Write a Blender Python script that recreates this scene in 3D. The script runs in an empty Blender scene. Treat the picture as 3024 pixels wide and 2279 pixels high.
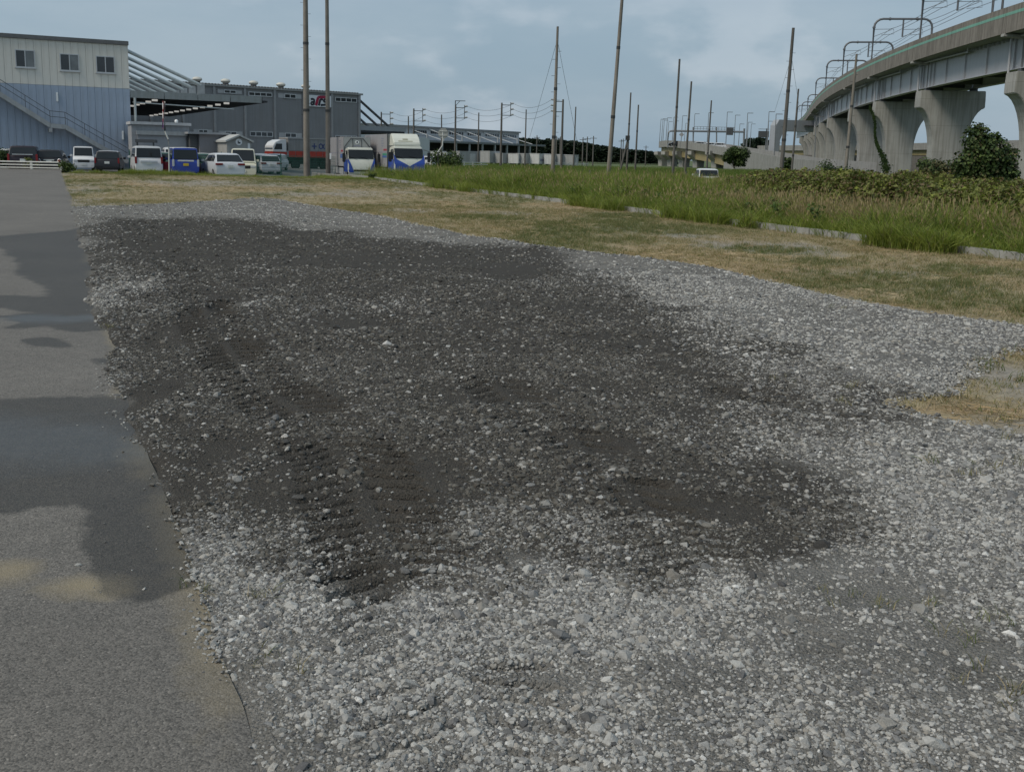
import bpy, bmesh, math, random
import numpy as np
from mathutils import Vector, Matrix
random.seed(7); RNG = np.random.default_rng(7)
scene = bpy.context.scene
col = scene.collection
# ------------------------------------------------------------------ camera
F, PX, PY, H = 3000.0, 1512.0, 988.0, 1.5
PITCH, ROLL = math.atan(526/3000.0), 0.0213
_f = Vector((0, math.cos(PITCH), -math.sin(PITCH))); _u = Vector((0, math.sin(PITCH), math.cos(PITCH))); _r = Vector((1, 0, 0))
_r2 = _r*math.cos(ROLL)+_u*math.sin(ROLL); _u2 = _u*math.cos(ROLL)-_r*math.sin(ROLL)
cam = bpy.data.cameras.new('camera'); cam_o = bpy.data.objects.new('camera', cam); col.objects.link(cam_o)
cam.sensor_width = 36; cam.lens = 36*F/3024; cam.shift_y = -(1139.5-PY)/3024
cam.clip_start = 0.05; cam.clip_end = 6000
cam_o.matrix_world = Matrix(((_r2.x, _u2.x, -_f.x, 0), (_r2.y, _u2.y, -_f.y, 0), (_r2.z, _u2.z, -_f.z, H), (0, 0, 0, 1)))
scene.camera = cam_o
# ------------------------------------------------------------------ sky
SUN_DIR = Vector((-0.60, -0.38, 0.85)).normalized()      # towards the sun
w = bpy.data.worlds.new('World'); scene.world = w; w.use_nodes = True
nt = w.node_tree; N = nt.nodes; L = nt.links
for n in list(N): N.remove(n)
out = N.new('ShaderNodeOutputWorld'); bg = N.new('ShaderNodeBackground'); L.new(bg.outputs[0], out.inputs[0])
sky = N.new('ShaderNodeTexSky'); sky.sky_type = 'NISHITA'; sky.sun_disc = False
sky.sun_elevation = math.asin(SUN_DIR.z); sky.sun_rotation = math.atan2(SUN_DIR.x, SUN_DIR.y)
sky.dust_density = 3.0; sky.air_density = 1.2
tc = N.new('ShaderNodeTexCoord')
def wmath(op, a, b):
    m = N.new('ShaderNodeMath'); m.operation = op
    for i, v in enumerate((a, b)):
        if isinstance(v, (int, float)): m.inputs[i].default_value = v
        else: L.new(v, m.inputs[i])
    return m.outputs[0]
def wnoise(scale, detail, sz, loc=(0, 0, 0), rough=.55):
    mp = N.new('ShaderNodeMapping'); mp.inputs['Scale'].default_value = (1, 1, sz); mp.inputs['Location'].default_value = loc
    L.new(tc.outputs['Generated'], mp.inputs[0])
    n = N.new('ShaderNodeTexNoise'); n.inputs['Scale'].default_value = scale; n.inputs['Detail'].default_value = detail; n.inputs['Roughness'].default_value = rough
    L.new(mp.outputs[0], n.inputs['Vector']); return n.outputs[0]
def wramp(v, a, b, ca, cb):
    r = N.new('ShaderNodeValToRGB'); r.color_ramp.elements[0].position = a; r.color_ramp.elements[1].position = b
    r.color_ramp.elements[0].color = (*ca, 1); r.color_ramp.elements[1].color = (*cb, 1); r.color_ramp.interpolation = 'EASE'
    L.new(v, r.inputs[0]); return r.outputs[0]
def wmix(f, a, b):
    m = N.new('ShaderNodeMix'); m.data_type = 'RGBA'
    if isinstance(f, (int, float)): m.inputs[0].default_value = f
    else: L.new(f, m.inputs[0])
    for s, v in ((6, a), (7, b)):
        if isinstance(v, tuple): m.inputs[s].default_value = (*v, 1)
        else: L.new(v, m.inputs[s])
    return m.outputs[2]
veil = wramp(wnoise(2.4, 6, 3.2), .36, .64, (2.55, 3.5, 4.35), (3.25, 4.1, 4.85))       # overcast sheet, grey to paler grey-blue
puff = wramp(wnoise(8.0, 7, 2.2, (3.1, .7, .2), .5), .56, .72, (0, 0, 0), (1, 1, 1))
sep = N.new('ShaderNodeSeparateXYZ'); L.new(tc.outputs['Generated'], sep.inputs[0])
lowband = wramp(sep.outputs[2], .03, .30, (1, 1, 1), (.12, .12, .12))
pf = wmath('MULTIPLY', wmath('MULTIPLY', puff, lowband), .42)
deck_ = wmix(pf, veil, (5.6, 6.1, 6.7))
allsky = wmix(.86, sky.outputs[0], deck_)
L.new(allsky, bg.inputs[0]); bg.inputs[1].default_value = 0.073
# ------------------------------------------------------------------ sun (thin overcast: soft)
sl = bpy.data.lights.new('sun', 'SUN'); sl.energy = 1.5; sl.angle = math.radians(22); sl.color = (1, .91, .78)
so = bpy.data.objects.new('sun', sl); col.objects.link(so); so.rotation_euler = SUN_DIR.to_track_quat('Z', 'Y').to_euler()
vs = scene.view_settings; vs.view_transform = 'Standard'; vs.look = 'None'; vs.gamma = 1; vs.use_curve_mapping = False; vs.exposure = 0.66
scene.cycles.max_bounces = 5; scene.cycles.diffuse_bounces = 3; scene.cycles.use_denoising = True
# ------------------------------------------------------------------ places: photo pixels (3024 wide) to points of the site
def ray(px, py):
    return _f + _r2*((px-PX)/F) + _u2*((PY-py)/F)
def at(px, py, d):
    r = ray(px, py); k = d/r.y; return Vector((r.x*k, d, H+r.z*k))
def gnd(px, py, z=0.0):
    r = ray(px, py); k = (z-H)/r.z; return Vector((r.x*k, r.y*k, z))
def proj(p):
    v = Vector(p)-Vector((0, 0, H)); dz = v.dot(_f); return (PX+F*v.dot(_r2)/dz, PY-F*v.dot(_u2)/dz)
def cp(px, d, z=0.0):
    a = proj((0, d, z))[0]; b = proj((1, d, z))[0]; return Vector(((px-a)/(b-a), d, z))
K = 3024/2212.0
def dg(x, y, z=0.0): return gnd(x*K, y*K, z)
# ------------------------------------------------------------------ numpy noise
def _hash(ix, iy, s):
    n = (ix*374761393 + iy*668265263 + s*974634777) & 0xffffffff
    n = ((n ^ (n >> 13))*1274126177) & 0xffffffff
    return ((n ^ (n >> 16)) & 0xffff)/65535.0
def vnoise(x, y, s=0):
    x = np.asarray(x, float); y = np.asarray(y, float)
    ix = np.floor(x).astype(np.int64); iy = np.floor(y).astype(np.int64); fx = x-ix; fy = y-iy
    fx = fx*fx*(3-2*fx); fy = fy*fy*(3-2*fy)
    a = _hash(ix, iy, s); b = _hash(ix+1, iy, s); c = _hash(ix, iy+1, s); d = _hash(ix+1, iy+1, s)
    return (a*(1-fx)+b*fx)*(1-fy)+(c*(1-fx)+d*fx)*fy
def fbm(x, y, s=0, o=4):
    t = 0; a = .5; k = 1.0
    for i in range(o):
        t = t+a*vnoise(np.asarray(x)*k+17.3*i, np.asarray(y)*k-9.1*i, s+i); a *= .5; k *= 2.03
    return t/(1-.5**o)
def sstep(a, b, x):
    t = np.clip((np.asarray(x, float)-a)/(b-a), 0, 1); return t*t*(3-2*t)
def poly_sd(x, y, poly):
    """signed distance to a polygon, positive inside"""
    x = np.asarray(x, float); y = np.asarray(y, float); d = np.full(x.shape, 1e9); ins = np.zeros(x.shape, bool)
    n = len(poly)
    for i in range(n):
        ax, ay = poly[i]; bx, by = poly[(i+1) % n]; ex, ey = bx-ax, by-ay
        t = np.clip(((x-ax)*ex+(y-ay)*ey)/(ex*ex+ey*ey+1e-12), 0, 1)
        d = np.minimum(d, (x-ax-t*ex)**2+(y-ay-t*ey)**2)
        c = ((ay > y) != (by > y)) & (x < (bx-ax)*(y-ay)/(by-ay+1e-12)+ax)
        ins ^= c
    d = np.sqrt(d); return np.where(ins, d, -d)
# ------------------------------------------------------------------ materials
MATS = {}
def mat(name, c, rough=.7, metal=0.0, var=.12, scale=3.0, bump=0.0, bscale=40.0, streak=0.0, c2=None, spec=.5, rib=None, coat=0.0, joint=0.0):
    """base colour with noise variation, optional vertical streaks of dirt, fine bump"""
    if name in MATS: return MATS[name]
    m = bpy.data.materials.new(name); m.use_nodes = True; MATS[name] = m
    nt = m.node_tree; N = nt.nodes; L = nt.links; b = N['Principled BSDF']
    b.inputs['Roughness'].default_value = rough; b.inputs['Metallic'].default_value = metal; b.inputs['Specular IOR Level'].default_value = spec
    if coat: b.inputs['Coat Weight'].default_value = coat; b.inputs['Coat Roughness'].default_value = .08
    tc = N.new('ShaderNodeTexCoord')
    n = N.new('ShaderNodeTexNoise'); n.inputs['Scale'].default_value = scale; n.inputs['Detail'].default_value = 6; n.inputs['Roughness'].default_value = .65
    L.new(tc.outputs['Object'], n.inputs['Vector'])
    r = N.new('ShaderNodeValToRGB'); r.color_ramp.elements[0].position = .3; r.color_ramp.elements[1].position = .7
    c2 = c2 or tuple(min(1, v*(1+var)) for v in c); c1 = tuple(v*(1-var) for v in c)
    r.color_ramp.elements[0].color = (*c1, 1); r.color_ramp.elements[1].color = (*c2, 1); L.new(n.outputs[0], r.inputs[0])
    o = r.outputs[0]
    if streak:
        mp = N.new('ShaderNodeMapping'); mp.inputs['Scale'].default_value = (2.2, 2.2, .12); L.new(tc.outputs['Object'], mp.inputs[0])
        s = N.new('ShaderNodeTexNoise'); s.inputs['Scale'].default_value = 2.0; s.inputs['Detail'].default_value = 5; L.new(mp.outputs[0], s.inputs['Vector'])
        sr = N.new('ShaderNodeValToRGB'); sr.color_ramp.elements[0].position = .42; sr.color_ramp.elements[1].position = .72
        sr.color_ramp.elements[0].color = (1, 1, 1, 1); v = 1-streak; sr.color_ramp.elements[1].color = (v, v*.98, v*.95, 1); L.new(s.outputs[0], sr.inputs[0])
        mx = N.new('ShaderNodeMix'); mx.data_type = 'RGBA'; mx.blend_type = 'MULTIPLY'; mx.inputs[0].default_value = 1
        L.new(o, mx.inputs[6]); L.new(sr.outputs[0], mx.inputs[7]); o = mx.outputs[2]
    if joint:       # shuttering joints: thin darker lines at even heights
        sp = N.new('ShaderNodeSeparateXYZ'); L.new(tc.outputs['Object'], sp.inputs[0]); fr = N.new('ShaderNodeMath'); fr.operation = 'PINGPONG'; fr.inputs[1].default_value = joint/2; L.new(sp.outputs[2], fr.inputs[0])
        jr = N.new('ShaderNodeValToRGB'); jr.color_ramp.elements[0].position = .0; jr.color_ramp.elements[1].position = .035; jr.color_ramp.elements[0].color = (.72, .71, .69, 1); jr.color_ramp.elements[1].color = (1, 1, 1, 1); L.new(fr.outputs[0], jr.inputs[0])
        mj = N.new('ShaderNodeMix'); mj.data_type = 'RGBA'; mj.blend_type = 'MULTIPLY'; mj.inputs[0].default_value = 1; L.new(o, mj.inputs[6]); L.new(jr.outputs[0], mj.inputs[7]); o = mj.outputs[2]
    L.new(o, b.inputs['Base Color'])
    if bump or rib:
        bp = N.new('ShaderNodeBump'); bp.inputs['Strength'].default_value = bump or .6; bp.inputs['Distance'].default_value = .02
        if rib:
            wv = N.new('ShaderNodeTexWave'); wv.wave_type = 'BANDS'; wv.bands_direction = 'X'; wv.inputs['Scale'].default_value = rib
            L.new(tc.outputs['Object'], wv.inputs['Vector']); L.new(wv.outputs[1], bp.inputs['Height'])
        else:
            bn = N.new('ShaderNodeTexNoise'); bn.inputs['Scale'].default_value = bscale; bn.inputs['Detail'].default_value = 4
            L.new(tc.outputs['Object'], bn.inputs['Vector']); L.new(bn.outputs[0], bp.inputs['Height'])
        L.new(bp.outputs[0], b.inputs['Normal'])
    return m
# ------------------------------------------------------------------ mesh builder
class MB:
    def __init__(s): s.v = []; s.f = []; s.m = []; s.cur = 0
    def add(s, vs, fs):
        o = len(s.v); s.v += [tuple(v) for v in vs]; s.f += [tuple(i+o for i in f) for f in fs]; s.m += [s.cur]*len(fs); return s
    def box(s, x0, x1, y0, y1, z0, z1, M=None):
        vs = [Vector(p) for p in ((x0, y0, z0), (x1, y0, z0), (x1, y1, z0), (x0, y1, z0), (x0, y0, z1), (x1, y0, z1), (x1, y1, z1), (x0, y1, z1))]
        if M: vs = [M @ v for v in vs]
        return s.add(vs, [(0, 3, 2, 1), (4, 5, 6, 7), (0, 1, 5, 4), (1, 2, 6, 5), (2, 3, 7, 6), (3, 0, 4, 7)])
    def hexa(s, b, t):      # bottom 4, top 4
        return s.add(list(b)+list(t), [(0, 3, 2, 1), (4, 5, 6, 7), (0, 1, 5, 4), (1, 2, 6, 5), (2, 3, 7, 6), (3, 0, 4, 7)])
    def tube(s, pts, r, n=8, cap=True):
        pts = [Vector(p) for p in pts]; rs = r if isinstance(r, (list, tuple)) else [r]*len(pts); rings = []
        for i, p in enumerate(pts):
            d = (pts[min(i+1, len(pts)-1)]-pts[max(i-1, 0)]).normalized()
            a = d.cross(Vector((0, 0, 1)));  a = a.normalized() if a.length > 1e-3 else Vector((1, 0, 0)); b = d.cross(a)
            rings.append([p+(a*math.cos(2*math.pi*k/n)+b*math.sin(2*math.pi*k/n))*rs[i] for k in range(n)])
        vs = [v for g in rings for v in g]; fs = []
        for i in range(len(pts)-1):
            for k in range(n):
                fs.append((i*n+k, (i+1)*n+k, (i+1)*n+(k+1) % n, i*n+(k+1) % n))
        if cap: fs.append(tuple(range(n))); fs.append(tuple(range((len(pts)-1)*n+n-1, (len(pts)-1)*n-1, -1)))
        return s.add(vs, fs)
    def bar(s, a, b, wd, ht, up=Vector((0, 0, 1))):
        a = Vector(a); b = Vector(b); d = (b-a).normalized(); x = d.cross(up); x = x.normalized() if x.length > 1e-4 else Vector((1, 0, 0)); y = x.cross(d)
        q = [(-1, -1), (1, -1), (1, 1), (-1, 1)]
        return s.hexa([a+x*i*wd/2+y*j*ht/2 for i, j in q], [b+x*i*wd/2+y*j*ht/2 for i, j in q])
    def prism(s, pts, ax, t0, t1):
        """polygon pts (u, v) extruded along axis ax ('x': (t,u,v), 'y': (u,t,v), 'z': (u,v,t))"""
        g = {'x': lambda u, v, t: (t, u, v), 'y': lambda u, v, t: (u, t, v), 'z': lambda u, v, t: (u, v, t)}[ax]; n = len(pts)
        vs = [g(u, v, t0) for u, v in pts]+[g(u, v, t1) for u, v in pts]
        return s.add(vs, [tuple(range(n)), tuple(range(2*n-1, n-1, -1))]+[(i, n+i, n+(i+1) % n, (i+1) % n) for i in range(n)])
    def loft(s, secs, closed=True, cap=True):
        n = len(secs[0]); vs = [p for q in secs for p in q]; fs = []
        for i in range(len(secs)-1):
            for k in range(n if closed else n-1):
                fs.append((i*n+k, i*n+(k+1) % n, (i+1)*n+(k+1) % n, (i+1)*n+k))
        if cap: fs.append(tuple(range(n-1, -1, -1))); fs.append(tuple(range((len(secs)-1)*n, len(secs)*n)))
        return s.add(vs, fs)
    def ball(s, c, r, sx=1, sy=1, sz=1, n=8, m=5):
        c = Vector(c); secs = []
        for j in range(m+1):
            t = -math.pi/2+math.pi*j/m; secs.append([c+Vector((sx*r*math.cos(t)*math.cos(2*math.pi*k/n), sy*r*math.cos(t)*math.sin(2*math.pi*k/n), sz*r*math.sin(t))) for k in range(n)])
        return s.loft(secs, cap=False)
    def ribbon(s, pts, wd, y0, y1):
        """flat stroke in the xz plane, from y0 to y1 thick"""
        pts = [Vector((p[0], p[1])) for p in pts]; Lf = []; Rt = []
        for i, p in enumerate(pts):
            d = (pts[min(i+1, len(pts)-1)]-pts[max(i-1, 0)]).normalized(); n = Vector((-d.y, d.x))*wd/2; Lf.append(p+n); Rt.append(p-n)
        for i in range(len(pts)-1):
            q = [Lf[i], Lf[i+1], Rt[i+1], Rt[i]]; s.hexa([(v.x, y0, v.y) for v in q], [(v.x, y1, v.y) for v in q])
        return s
    def build(s, name, m, parent=None, bevel=0.0, smooth=None, fix=True):
        me = bpy.data.meshes.new(name); me.from_pydata(s.v, [], s.f)
        ms = m if isinstance(m, (list, tuple)) else [m]
        for q in ms: me.materials.append(q)
        if len(ms) > 1: me.polygons.foreach_set('material_index', s.m)
        if fix or bevel:
            bm = bmesh.new(); bm.from_mesh(me)
            bmesh.ops.recalc_face_normals(bm, faces=bm.faces)
            if bevel:
                es = [e for e in bm.edges if len(e.link_faces) == 2 and e.calc_face_angle(0) > .5]
                bmesh.ops.bevel(bm, geom=es, offset=bevel, segments=2, affect='EDGES', clamp_overlap=True)
            bm.to_mesh(me); bm.free()
        if smooth is not None:
            me.polygons.foreach_set('use_smooth', [True]*len(me.polygons)); me.set_sharp_from_angle(angle=smooth)
        me.update()
        o = bpy.data.objects.new(name, me); col.objects.link(o)
        if parent: o.parent = parent
        return o
def tag(o, label=None, cat=None, group=None, kind=None):
    if label: o['label'] = label
    if cat: o['category'] = cat
    if group: o['group'] = group
    if kind: o['kind'] = kind
    return o
def thing(name, label, cat, loc=(0, 0, 0), rz=0.0, group=None):
    o = bpy.data.objects.new(name, None); o.empty_display_size = .2; col.objects.link(o); o.location = loc; o.rotation_euler = (0, 0, rz)
    return tag(o, label, cat, group)
def share(name, src, parent, loc=(0, 0, 0), rz=0.0, scale=(1, 1, 1)):
    o = bpy.data.objects.new(name, src.data if hasattr(src, 'data') else src); col.objects.link(o); o.parent = parent; o.location = loc; o.rotation_euler = (0, 0, rz); o.scale = scale
    return o
def copy_tree(o, parent=None):
    c = o.copy(); col.objects.link(c); c.parent = parent
    for ch in o.children: copy_tree(ch, c)
    return c
def grid_mesh(name, X, Y, Z, m, attrs, kind='structure', parent=None, drop=None):
    nr, nc = X.shape; me = bpy.data.meshes.new(name)
    idx = np.arange(nr*nc).reshape(nr, nc)
    q = np.stack([idx[:-1, :-1], idx[:-1, 1:], idx[1:, 1:], idx[1:, :-1]], -1).reshape(-1, 4)
    if drop is not None:
        keep = ~drop.reshape(-1)[q].all(1); q = q[keep]
    used, inv = np.unique(q, return_inverse=True); q = inv.reshape(-1, 4)
    V = np.stack([X, Y, Z], -1).reshape(-1, 3)[used]
    me.vertices.add(len(V)); me.vertices.foreach_set('co', V.astype(np.float32).ravel())
    me.loops.add(q.size); me.loops.foreach_set('vertex_index', q.astype(np.int32).ravel())
    me.polygons.add(len(q)); me.polygons.foreach_set('loop_start', np.arange(0, q.size, 4, dtype=np.int32))
    me.update(); me.validate()
    me.polygons.foreach_set('use_smooth', [True]*len(me.polygons))
    for k, a in attrs.items():
        t = me.attributes.new(k, 'FLOAT', 'POINT'); t.data.foreach_set('value', a.reshape(-1)[used].astype(np.float32))
    me.materials.append(m); o = bpy.data.objects.new(name, me); col.objects.link(o); tag(o, kind=kind)
    if parent: o.parent = parent
    return o
def instancer(name, P, rot, scl, idx, coll, extra=None, parent=None):
    """one object: a cloud of points, each carrying one piece of coll (geometry nodes)"""
    me = bpy.data.meshes.new(name); n = len(P); me.vertices.add(n); me.vertices.foreach_set('co', np.asarray(P, np.float32).ravel())
    def fa(k, v, t):
        a = me.attributes.new(k, t, 'POINT'); a.data.foreach_set('vector' if t == 'FLOAT_VECTOR' else 'value', np.asarray(v).ravel())
    fa('rot', np.asarray(rot, np.float32), 'FLOAT_VECTOR'); fa('scl', np.asarray(scl, np.float32), 'FLOAT_VECTOR'); fa('idx', np.asarray(idx, np.int32), 'INT')
    for k, v in (extra or {}).items(): fa(k, np.asarray(v, np.float32), 'FLOAT')
    o = bpy.data.objects.new(name, me); col.objects.link(o)
    g = bpy.data.node_groups.new(name+'_nodes', 'GeometryNodeTree')
    g.interface.new_socket('Geometry', in_out='INPUT', socket_type='NodeSocketGeometry'); g.interface.new_socket('Geometry', in_out='OUTPUT', socket_type='NodeSocketGeometry')
    i = g.nodes.new('NodeGroupInput'); u = g.nodes.new('NodeGroupOutput'); ins = g.nodes.new('GeometryNodeInstanceOnPoints'); ci = g.nodes.new('GeometryNodeCollectionInfo')
    ci.inputs['Collection'].default_value = coll; ci.inputs['Separate Children'].default_value = True; ci.inputs['Reset Children'].default_value = True
    g.links.new(i.outputs[0], ins.inputs['Points']); g.links.new(ci.outputs[0], ins.inputs['Instance']); ins.inputs['Pick Instance'].default_value = True
    for k, t, s in (('rot', 'FLOAT_VECTOR', 'Rotation'), ('scl', 'FLOAT_VECTOR', 'Scale'), ('idx', 'INT', 'Instance Index')):
        a = g.nodes.new('GeometryNodeInputNamedAttribute'); a.data_type = t; a.inputs['Name'].default_value = k; g.links.new(a.outputs['Attribute'], ins.inputs[s])
    g.links.new(ins.outputs[0], u.inputs[0])
    md = o.modifiers.new('scatter', 'NODES'); md.node_group = g
    if parent: o.parent = parent
    return o
def piece_set(name, meshes):
    c = bpy.data.collections.new(name)
    for k, me in enumerate(meshes):
        o = bpy.data.objects.new('%s_%02d' % (name, k), me); c.objects.link(o)
    return c
# ================================================================== THE SETTING
# lines of the site
RE0 = dg(545, 1667); RE1 = gnd(178, 502)                     # asphalt edge
KB0 = gnd(3024, 748, .14); KB1 = gnd(915, 500, .14)          # kerb
_RE = [dg(*p) for p in ((562, 1700), (510, 1500), (455, 1330), (400, 1180), (357, 1080), (305, 950), (275, 850), (245, 735), (210, 600), (163, 455), (130, 367))]
_REy = np.array([p.y for p in _RE]); _REx = np.array([p.x for p in _RE])
def road_x(Y):
    Y = np.asarray(Y, float); s = (_REx[1]-_REx[0])/(_REy[1]-_REy[0])
    return np.where(Y < _REy[0], _REx[0]+(Y-_REy[0])*s, np.interp(Y, _REy, _REx))
def kerb_x(Y): return KB0.x+(np.asarray(Y, float)-KB0.y)*(KB1.x-KB0.x)/(KB1.y-KB0.y)
def gz(X, Y):
    """level of the open ground: the yard behind the verge lies lower"""
    X = np.asarray(X, float); Y = np.asarray(Y, float)
    low = sstep(-24, -12, X); return -.12-sstep(56, 74, Y)*(.13+.33*low)
def g0(X, Y): return float(gz(X, Y))
def shader(name, build, rough=.9):
    m = bpy.data.materials.new(name); m.use_nodes = True; nt = m.node_tree; b = nt.nodes['Principled BSDF']; b.inputs['Roughness'].default_value = rough
    build(nt, nt.nodes, nt.links, b); return m
def nz(N, L, vec, scale, detail=5, rough=.6):
    n = N.new('ShaderNodeTexNoise'); n.inputs['Scale'].default_value = scale; n.inputs['Detail'].default_value = detail; n.inputs['Roughness'].default_value = rough; L.new(vec, n.inputs['Vector']); return n.outputs[0]
def rmp(N, L, v, *st, mode='LINEAR'):
    r = N.new('ShaderNodeValToRGB'); r.color_ramp.interpolation = mode; e = r.color_ramp.elements
    while len(e) < len(st): e.new(.5)
    for q, (p, c) in zip(e, st): q.position = p; q.color = (*c, 1) if isinstance(c, tuple) else (c, c, c, 1)
    L.new(v, r.inputs[0]); return r.outputs[0]
def mixc(N, L, f, a, b, mode='MIX'):
    m = N.new('ShaderNodeMix'); m.data_type = 'RGBA'; m.blend_type = mode
    for s, v in ((0, f), (6, a), (7, b)):
        if isinstance(v, tuple): m.inputs[s].default_value = (*v, 1)
        elif isinstance(v, (int, float)): m.inputs[s].default_value = v if s == 0 else (v, v, v, 1)
        else: L.new(v, m.inputs[s])
    return m.outputs[2]
def mth(N, L, op, a, b=0.0, c=0.0):
    m = N.new('ShaderNodeMath'); m.operation = op
    for i, v in enumerate((a, b, c)):
        if isinstance(v, (int, float)): m.inputs[i].default_value = v
        else: L.new(v, m.inputs[i])
    return m.outputs[0]
def att(N, name, kind='GEOMETRY'):
    a = N.new('ShaderNodeAttribute'); a.attribute_name = name; a.attribute_type = kind; return a.outputs['Fac']
def bumpn(N, L, h, s, d, prev=None):
    b = N.new('ShaderNodeBump'); b.inputs['Strength'].default_value = s; b.inputs['Distance'].default_value = d; L.new(h, b.inputs['Height'])
    if prev: L.new(prev, b.inputs['Normal'])
    return b.outputs[0]
def pos(N): return N.new('ShaderNodeNewGeometry').outputs['Position']
# ---- open ground out to the horizon
def _b(nt, N, L, b):
    p = pos(N); n = nz(N, L, p, .07, 6); n2 = nz(N, L, p, 1.4, 5)
    c = rmp(N, L, n, (.3, (.05, .085, .02)), (.5, (.085, .12, .03)), (.7, (.12, .13, .05)))
    c = mixc(N, L, mth(N, L, 'MULTIPLY', n2, .6), c, (.04, .06, .018)); L.new(c, b.inputs['Base Color'])
M_FIELD = shader('field_soil_and_grass', _b)
xs = np.concatenate([-np.geomspace(2500, 60, 26), np.linspace(-56, 56, 90), np.geomspace(60, 2500, 26)])
ys = np.concatenate([np.linspace(-60, 0, 10), np.linspace(2, 110, 100), np.geomspace(114, 4500, 30)])
X, Y = np.meshgrid(xs, ys); grid_mesh('ground', X, Y, gz(X, Y), M_FIELD, {})
# ---- rows that get wider with distance
def rows(y0, y1, k, lo):
    o = [y0]
    while o[-1] < y1: o.append(o[-1]+max(lo, o[-1]**2/k))
    return np.array(o)
# ---- asphalt road
def zp(x, y, sc, ox, oy): p = gnd(ox+x/sc, oy+y/sc); return (p.x, p.y)
WET_A = [zp(x, y, 2.212, 0, 480) for x, y in ((-260, 500), (40, 480), (380, 450), (540, 428), (760, 520), (800, 680), (850, 850), (890, 1000), (900, 1105), (560, 1110), (300, 1080), (60, 1095), (180, 1055), (20, 1015), (250, 990), (0, 945), (-200, 900), (-200, 870), (0, 868), (250, 880), (320, 820), (150, 740), (60, 650), (80, 570), (-260, 530))]
WET_B = [zp(x, y, 1.303, 0, 1000) for x, y in ((-300, 240), (0, 236), (200, 236), (480, 224), (700, 240), (760, 420), (800, 560), (850, 700), (880, 850), (740, 960), (660, 1000), (600, 1040), (500, 1035), (470, 930), (400, 860), (330, 760), (300, 715), (240, 670), (0, 660), (-300, 650))]
WET_C = [zp(x, y, 1.303, 0, 1000) for x, y in ((80, 8), (200, 20), (330, 34), (420, 45), (420, 55), (200, 45))]
WET_D = [zp(x, y, 1.303, 0, 1000) for x, y in ((360, 85), (560, 80), (560, 102), (420, 100))]
SAND = [(zp(340, 965, 1.303, 0, 1000), .20, .06), (zp(20, 905, 1.303, 0, 1000), .14, .07), (zp(440, 985, 1.303, 0, 1000), .10, .05)]
PUDDLE = [(zp(390, 1030, 2.212, 0, 480), .62, .3), (zp(90, 400, 1.303, 0, 1000), 1.35, .55), (zp(500, 1025, 2.212, 0, 480), .3, .16)]
ry = rows(-3, 67.2, 900, .03); T = np.linspace(0, 1, 190)**.85
T2, Yg = np.meshgrid(T, ry)
edge = road_x(Yg)+.10*(fbm(Yg*1.3, Yg*0, 5, 4)-.5)+.02
Xg = edge-14*(1-T2)-np.abs(Yg)*.35*(1-T2)
def ell(X, Y, c, rx, ry_, s): return np.clip(1.25-np.sqrt(((X-c[0])/rx)**2+((Y-c[1])/ry_)**2)+(fbm(X*3, Y*3, s, 4)-.5)*1.0, 0, 1)
nwet = (fbm(Xg*2.2, Yg*1.4, 11, 5)-.5)
sdm = np.maximum.reduce([poly_sd(Xg, Yg, p) for p in (WET_A, WET_B, WET_C, WET_D)])
wsc = .06+.014*np.abs(Yg)
wet = sstep(-1, 1, (sdm+nwet*.42)/wsc)
sand = np.zeros_like(Xg)
for c, a, b_ in SAND: sand = np.maximum(sand, ell(Xg, Yg, c, a, b_*2.2, 23)*.8)
eb = (edge-Xg); sand = np.maximum(sand, np.clip(1-eb/(.06+.22*fbm(Yg*.9, Yg*0, 41, 3)), 0, 1)*sstep(.38, .6, fbm(Xg*2, Yg*1.1, 31, 4))*.8)
pud = np.zeros_like(Xg)
for c, a, b_ in PUDDLE: pud = np.maximum(pud, ell(Xg, Yg, c, a, b_, 29))
Zg = .012-.010*sstep(.0, .08, .06-eb)+.012*(fbm(Xg*.5, Yg*.5, 3, 2)-.5)+gz(0*Xg, Yg)*sstep(60, 67, Yg)*.0
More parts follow.
